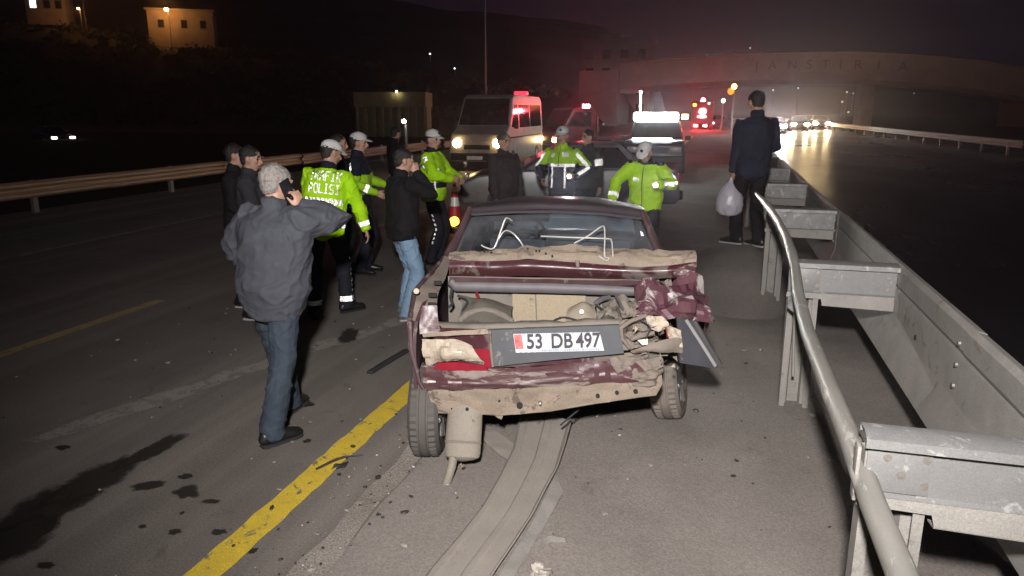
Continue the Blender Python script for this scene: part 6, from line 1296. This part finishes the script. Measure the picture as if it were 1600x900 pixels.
# houses on the hill
def house(loc, w_, d_, h_, label, lit=(), rz=0.0):
    hs = empty('house', loc, R(rz)); tag(hs, label, 'house', 'houses on the hillside')
    MB().box((0, 0, h_ / 2 - 0.5), (w_, d_, h_ + 1.0), 0.03).build('wall', m_wallo, hs)
    MB().box((0, 0, h_ + 0.12), (w_ + 0.6, d_ + 0.6, 0.24), 0.03).build('roof_slab', m_conc, hs)
    for i, x in enumerate((-w_ * 0.3, w_ * 0.05, w_ * 0.34)):
        f = MB().box((x, -d_ / 2 - 0.02, h_ * 0.55), (1.0, 0.10, 1.3), 0.02).build('window', m_conc, hs)
        MB().box((x, -d_ / 2 - 0.075, h_ * 0.55), (0.8, 0.02, 1.1), 0.005).build('pane', emit('lit_window', (1.0, 0.92, 0.80), 3.0) if i in lit else m_bodyglass, f)
    return hs
house((-98.6, 95.2, hill_h(-98.6, 93) + 1.2), 5.2, 5, 3.4, 'house with one lit window at the top left on the hill', (0,), 32)
house((-79.6, 100.6, hill_h(-79.6, 98) + 0.9), 9.0, 6, 4.2, 'orange-lit house under a street lamp on the hill', (), 32)
def street_lamp(base, h_, col, strength, label, rad=0.25, group='street lamps in the distance', arm=0.0, energy=0):
    L_ = empty('street_lamp', base); tag(L_, label, 'street lamp', group)
    MB().tube([(0, 0, -0.3), (0, 0, h_ * 0.6), (0, 0, h_)], [0.09, 0.07, 0.05], 8).build('post', m_pole, L_)
    MB().tube([(0, 0, h_), (0, -max(arm, 0.2), h_ + 0.15)], 0.05, 6).build('arm', m_pole, L_)
    MB().tube([(0, -max(arm, 0.2) - rad, h_ + 0.12), (0, -max(arm, 0.2), h_ + 0.12), (0, -max(arm, 0.2) + rad, h_ + 0.12)], [rad * 0.7, rad, rad * 0.7], 10).build('lamp_head', emit('lamp_%s' % '_'.join(str(int(c * 99)) for c in col) + str(int(strength)), col, strength), L_)
SOD = (1.0, 0.42, 0.10); WHT = (0.95, 0.97, 1.0); WRM = (1.0, 0.80, 0.45)
street_lamp((-77.8, 95.4, hill_h(-77.8, 95.4)), 5.2, SOD, 300, 'sodium street lamp beside the orange-lit house on the hill', 0.22, arm=0.4, energy=900)
street_lamp((-90.5, 92.5, hill_h(-90.5, 92.5)), 3.2, SOD, 380, 'sodium street lamp between the two houses on the hill', 0.12, arm=0.3, energy=500)
street_lamp((-93.6, 96.4, hill_h(-93.6, 96.4)), 5.0, WHT, 4, 'small pale lamp beside the top left house', 0.12, arm=0.3)
street_lamp((-19.0, 60.3, 0), 12, WRM, 0.0, 'tall unlit lamp post behind the minibus', 0.16, arm=1.5)
far = [(1045, 94, WRM), (1068, 92, WHT), (1099, 90, WHT), (1105, 87, WHT), (1172, 75, WHT), (406, 82, WHT)]
FAR = [((-32.27, 457.15, 29.58), WRM, 430, (1045, 94)), ((-24.07, 459.61, 30.3), WHT, 430, (1068, 92)), ((-13.3, 473.63, 31.7), WHT, 440, (1099, 90)), ((-11.17, 474.5, 32.81), WHT, 440, (1105, 87)), ((14.33, 526.22, 40.45), WHT, 480, (1172, 75)), ((10.79, 185.58, 6.23), WRM, 170, (1208, 141)), ((15.34, 176.21, 6.39), WHT, 160, (1247, 138)), ((28.73, 201.19, 6.02), WRM, 180, (1323, 144)), ((36.97, 246.32, 6.52), WHT, 220, (1333, 146)), ((34.32, 213.35, 5.76), WHT, 190, (1348, 147)), ((32.46, 233.76, 4.02), WRM, 210, (1316, 159)), ((37.55, 255.51, -0.05), WRM, 230, (1325, 181)), ((59.35, 273.99, 6.93), WHT, 240, (1428, 146)), ((72.96, 299.29, 7.55), WHT, 260, (1468, 145)), ((77.74, 300.56, 7.33), WHT, 260, (1490, 146)), ((-45.85, 116.18, 5.11), WHT, 120, (674, 140)), ((-38.4, 106.97, 2.73), WHT, 110, (712, 163))]
ORD = ('leftmost', 'second', 'third', 'fourth', 'highest')
names = ['%s of the tiny lamps on the far ridge above the overpass' % ORD[i] for i in range(5)] + ['yellow lamp under the overpass nearest the tall man', 'white lamp under the overpass above the dazzling car', 'yellow lamp under the overpass right of the oncoming cars', 'faint lamp under the overpass beside the yellow lamp', 'white lamp at the right end of the lamps under the overpass', 'low yellow lamp under the overpass above the guard rail', 'lowest lamp under the overpass beside the rightmost oncoming car', 'faint lamp in the dark opening at right, leftmost', 'faint lamp in the dark opening at right, middle', 'faint lamp in the dark opening at right, rightmost', 'tiny white lamp above the low building on the left', 'tiny white lamp left of the minibus roof']
for (p, k, d, q), nm in zip(FAR, names):
    rad = 0.0011 * d; bz = 0.0
    if p[1] > 332: bz = max(0.0, p[2] - 7.0)
    if p[0] < -14 and 55 < p[1] < 205: bz = hill_h(p[0], p[1])
    h_ = max(1.0, p[2] - bz - 0.1)
    street_lamp((p[0], p[1], bz), h_, k, 3.0 if 'faint' not in nm else 0.7, nm, rad)
# floodlight, beacon post, bright lamp on the left
street_lamp((-0.048, 79.199, 2.827)[:2] + (0,), 2.75, WHT, 40, 'white floodlight on a short post beyond the lorry', 0.16)
bcn = empty('beacon_post', (0.693, 60.386, 3.635)[:2] + (0,)); tag(bcn, 'post with two amber beacons above the road left of the tall man', 'beacon')
MB().tube([(0, 0, -0.1), (0, 0, 3.7)], 0.06, 8).build('post', m_pole, bcn)
MB().tube([(0, -0.12, 3.72), (0, 0.05, 3.72)], [0.20, 0.20], 16, (1, 0, 0)).build('beacon_lamp', emit('amber_beacon', (1.0, 0.55, 0.10), 14), bcn); MB().tube([(-0.22, -0.12, 3.36), (-0.22, 0.05, 3.36)], [0.24, 0.24], 16, (1, 0, 0)).build('beacon_lamp', emit('orange_beacon', (1.0, 0.30, 0.02), 1.6), bcn)
street_lamp((-13.613, 31.3, 1.441)[:2] + (0,), 1.42, WHT, 60, 'bright white work lamp low on the left behind the bystanders', 0.09, energy=40)
# low building on the left
lb = empty('roadside_building', (-24.6, 54.5, 0), R(14)); tag(lb, 'low yellowish roadside building with a row of narrow openings', 'building')
m_yw = mat('yellow_render', (0.26, 0.24, 0.13), (0.20, 0.185, 0.10), rough=0.85, scale=1.5)
MB().box((0, 0, 2.75), (5.4, 4, 1.1), 0.03).build('fascia', m_yw, lb); MB().box((0, 0.6, 1.1), (5.2, 2.6, 2.2), 0.03).build('wall', m_yw, lb)
for k in range(9): MB().box((-2.5 + 0.625 * k, -1.8, 1.1), (0.22, 0.22, 2.2), 0.02).build('column', m_yw, lb)
MB().box((0.6, -2.25, 3.34), (0.16, 0.1, 0.06), 0.01).build('added_wall_light', emit('added_wall_glow', (1, 0.85, 0.5), 60), lb)  # small light added for the facade; the building has no such lamp
# guard rail on the far side of the opposite road
g3 = empty('guard_rail', (20, 60, 0)); tag(g3, 'pale guard rail on the far side of the opposite road', 'guard rail')
GA, GB = Vector((10.572, 81.484, 0.65)), Vector((12.907, 38.126, 0.65))
n3 = 14
for k in range(n3):
    a, b = GA.lerp(GB, k / n3), GA.lerp(GB, (k + 1) / n3)
    for nm, f in (('beam', None), ('post', 0.5)):
        if nm == 'beam':
            d_ = (b - a).normalized(); s_ = Vector((-d_.y, d_.x, 0)); mb = MB()
            net = [[a + Vector((0, 0, 0.05)), b + Vector((0, 0, 0.05))], [a - s_ * 0.06 + Vector((0, 0, -0.03)), b - s_ * 0.06 + Vector((0, 0, -0.03))], [a + Vector((0, 0, -0.12)), b + Vector((0, 0, -0.12))], [a - s_ * 0.06 + Vector((0, 0, -0.2)), b - s_ * 0.06 + Vector((0, 0, -0.2))], [a + Vector((0, 0, -0.28)), b + Vector((0, 0, -0.28))]]
            o = mb.patch(net, 1, 12, 0.006).build('beam', m_galvd, None)
        else:
            c_ = a.lerp(b, 0.5); o = MB().box((c_.x, c_.y, 0.3), (0.1, 0.1, 0.7), 0.01).build('post', m_galvd, None)
        o.parent = g3; o.matrix_parent_inverse = Matrix.Translation((-20, -60, 0))

# night haze over the road
mb = MB().box((50, 425, 38), (1520, 1000, 82)); 
hz = mb.build('haze', bpy.data.materials.new('night_haze'), None, shade=False); tag(hz, 'thin night haze', 'haze', kind='stuff')
hm_ = hz.data.materials[0]; hm_.use_nodes = True; hm_.node_tree.nodes.clear()
ho = hm_.node_tree.nodes.new('ShaderNodeOutputMaterial'); hv = hm_.node_tree.nodes.new('ShaderNodeVolumePrincipled')
hv.inputs['Color'].default_value = (0.90, 0.84, 0.95, 1); hv.inputs['Density'].default_value = 0.0007; hv.inputs['Anisotropy'].default_value = 0.88
hm_.node_tree.links.new(hv.outputs[0], ho.inputs['Volume'])
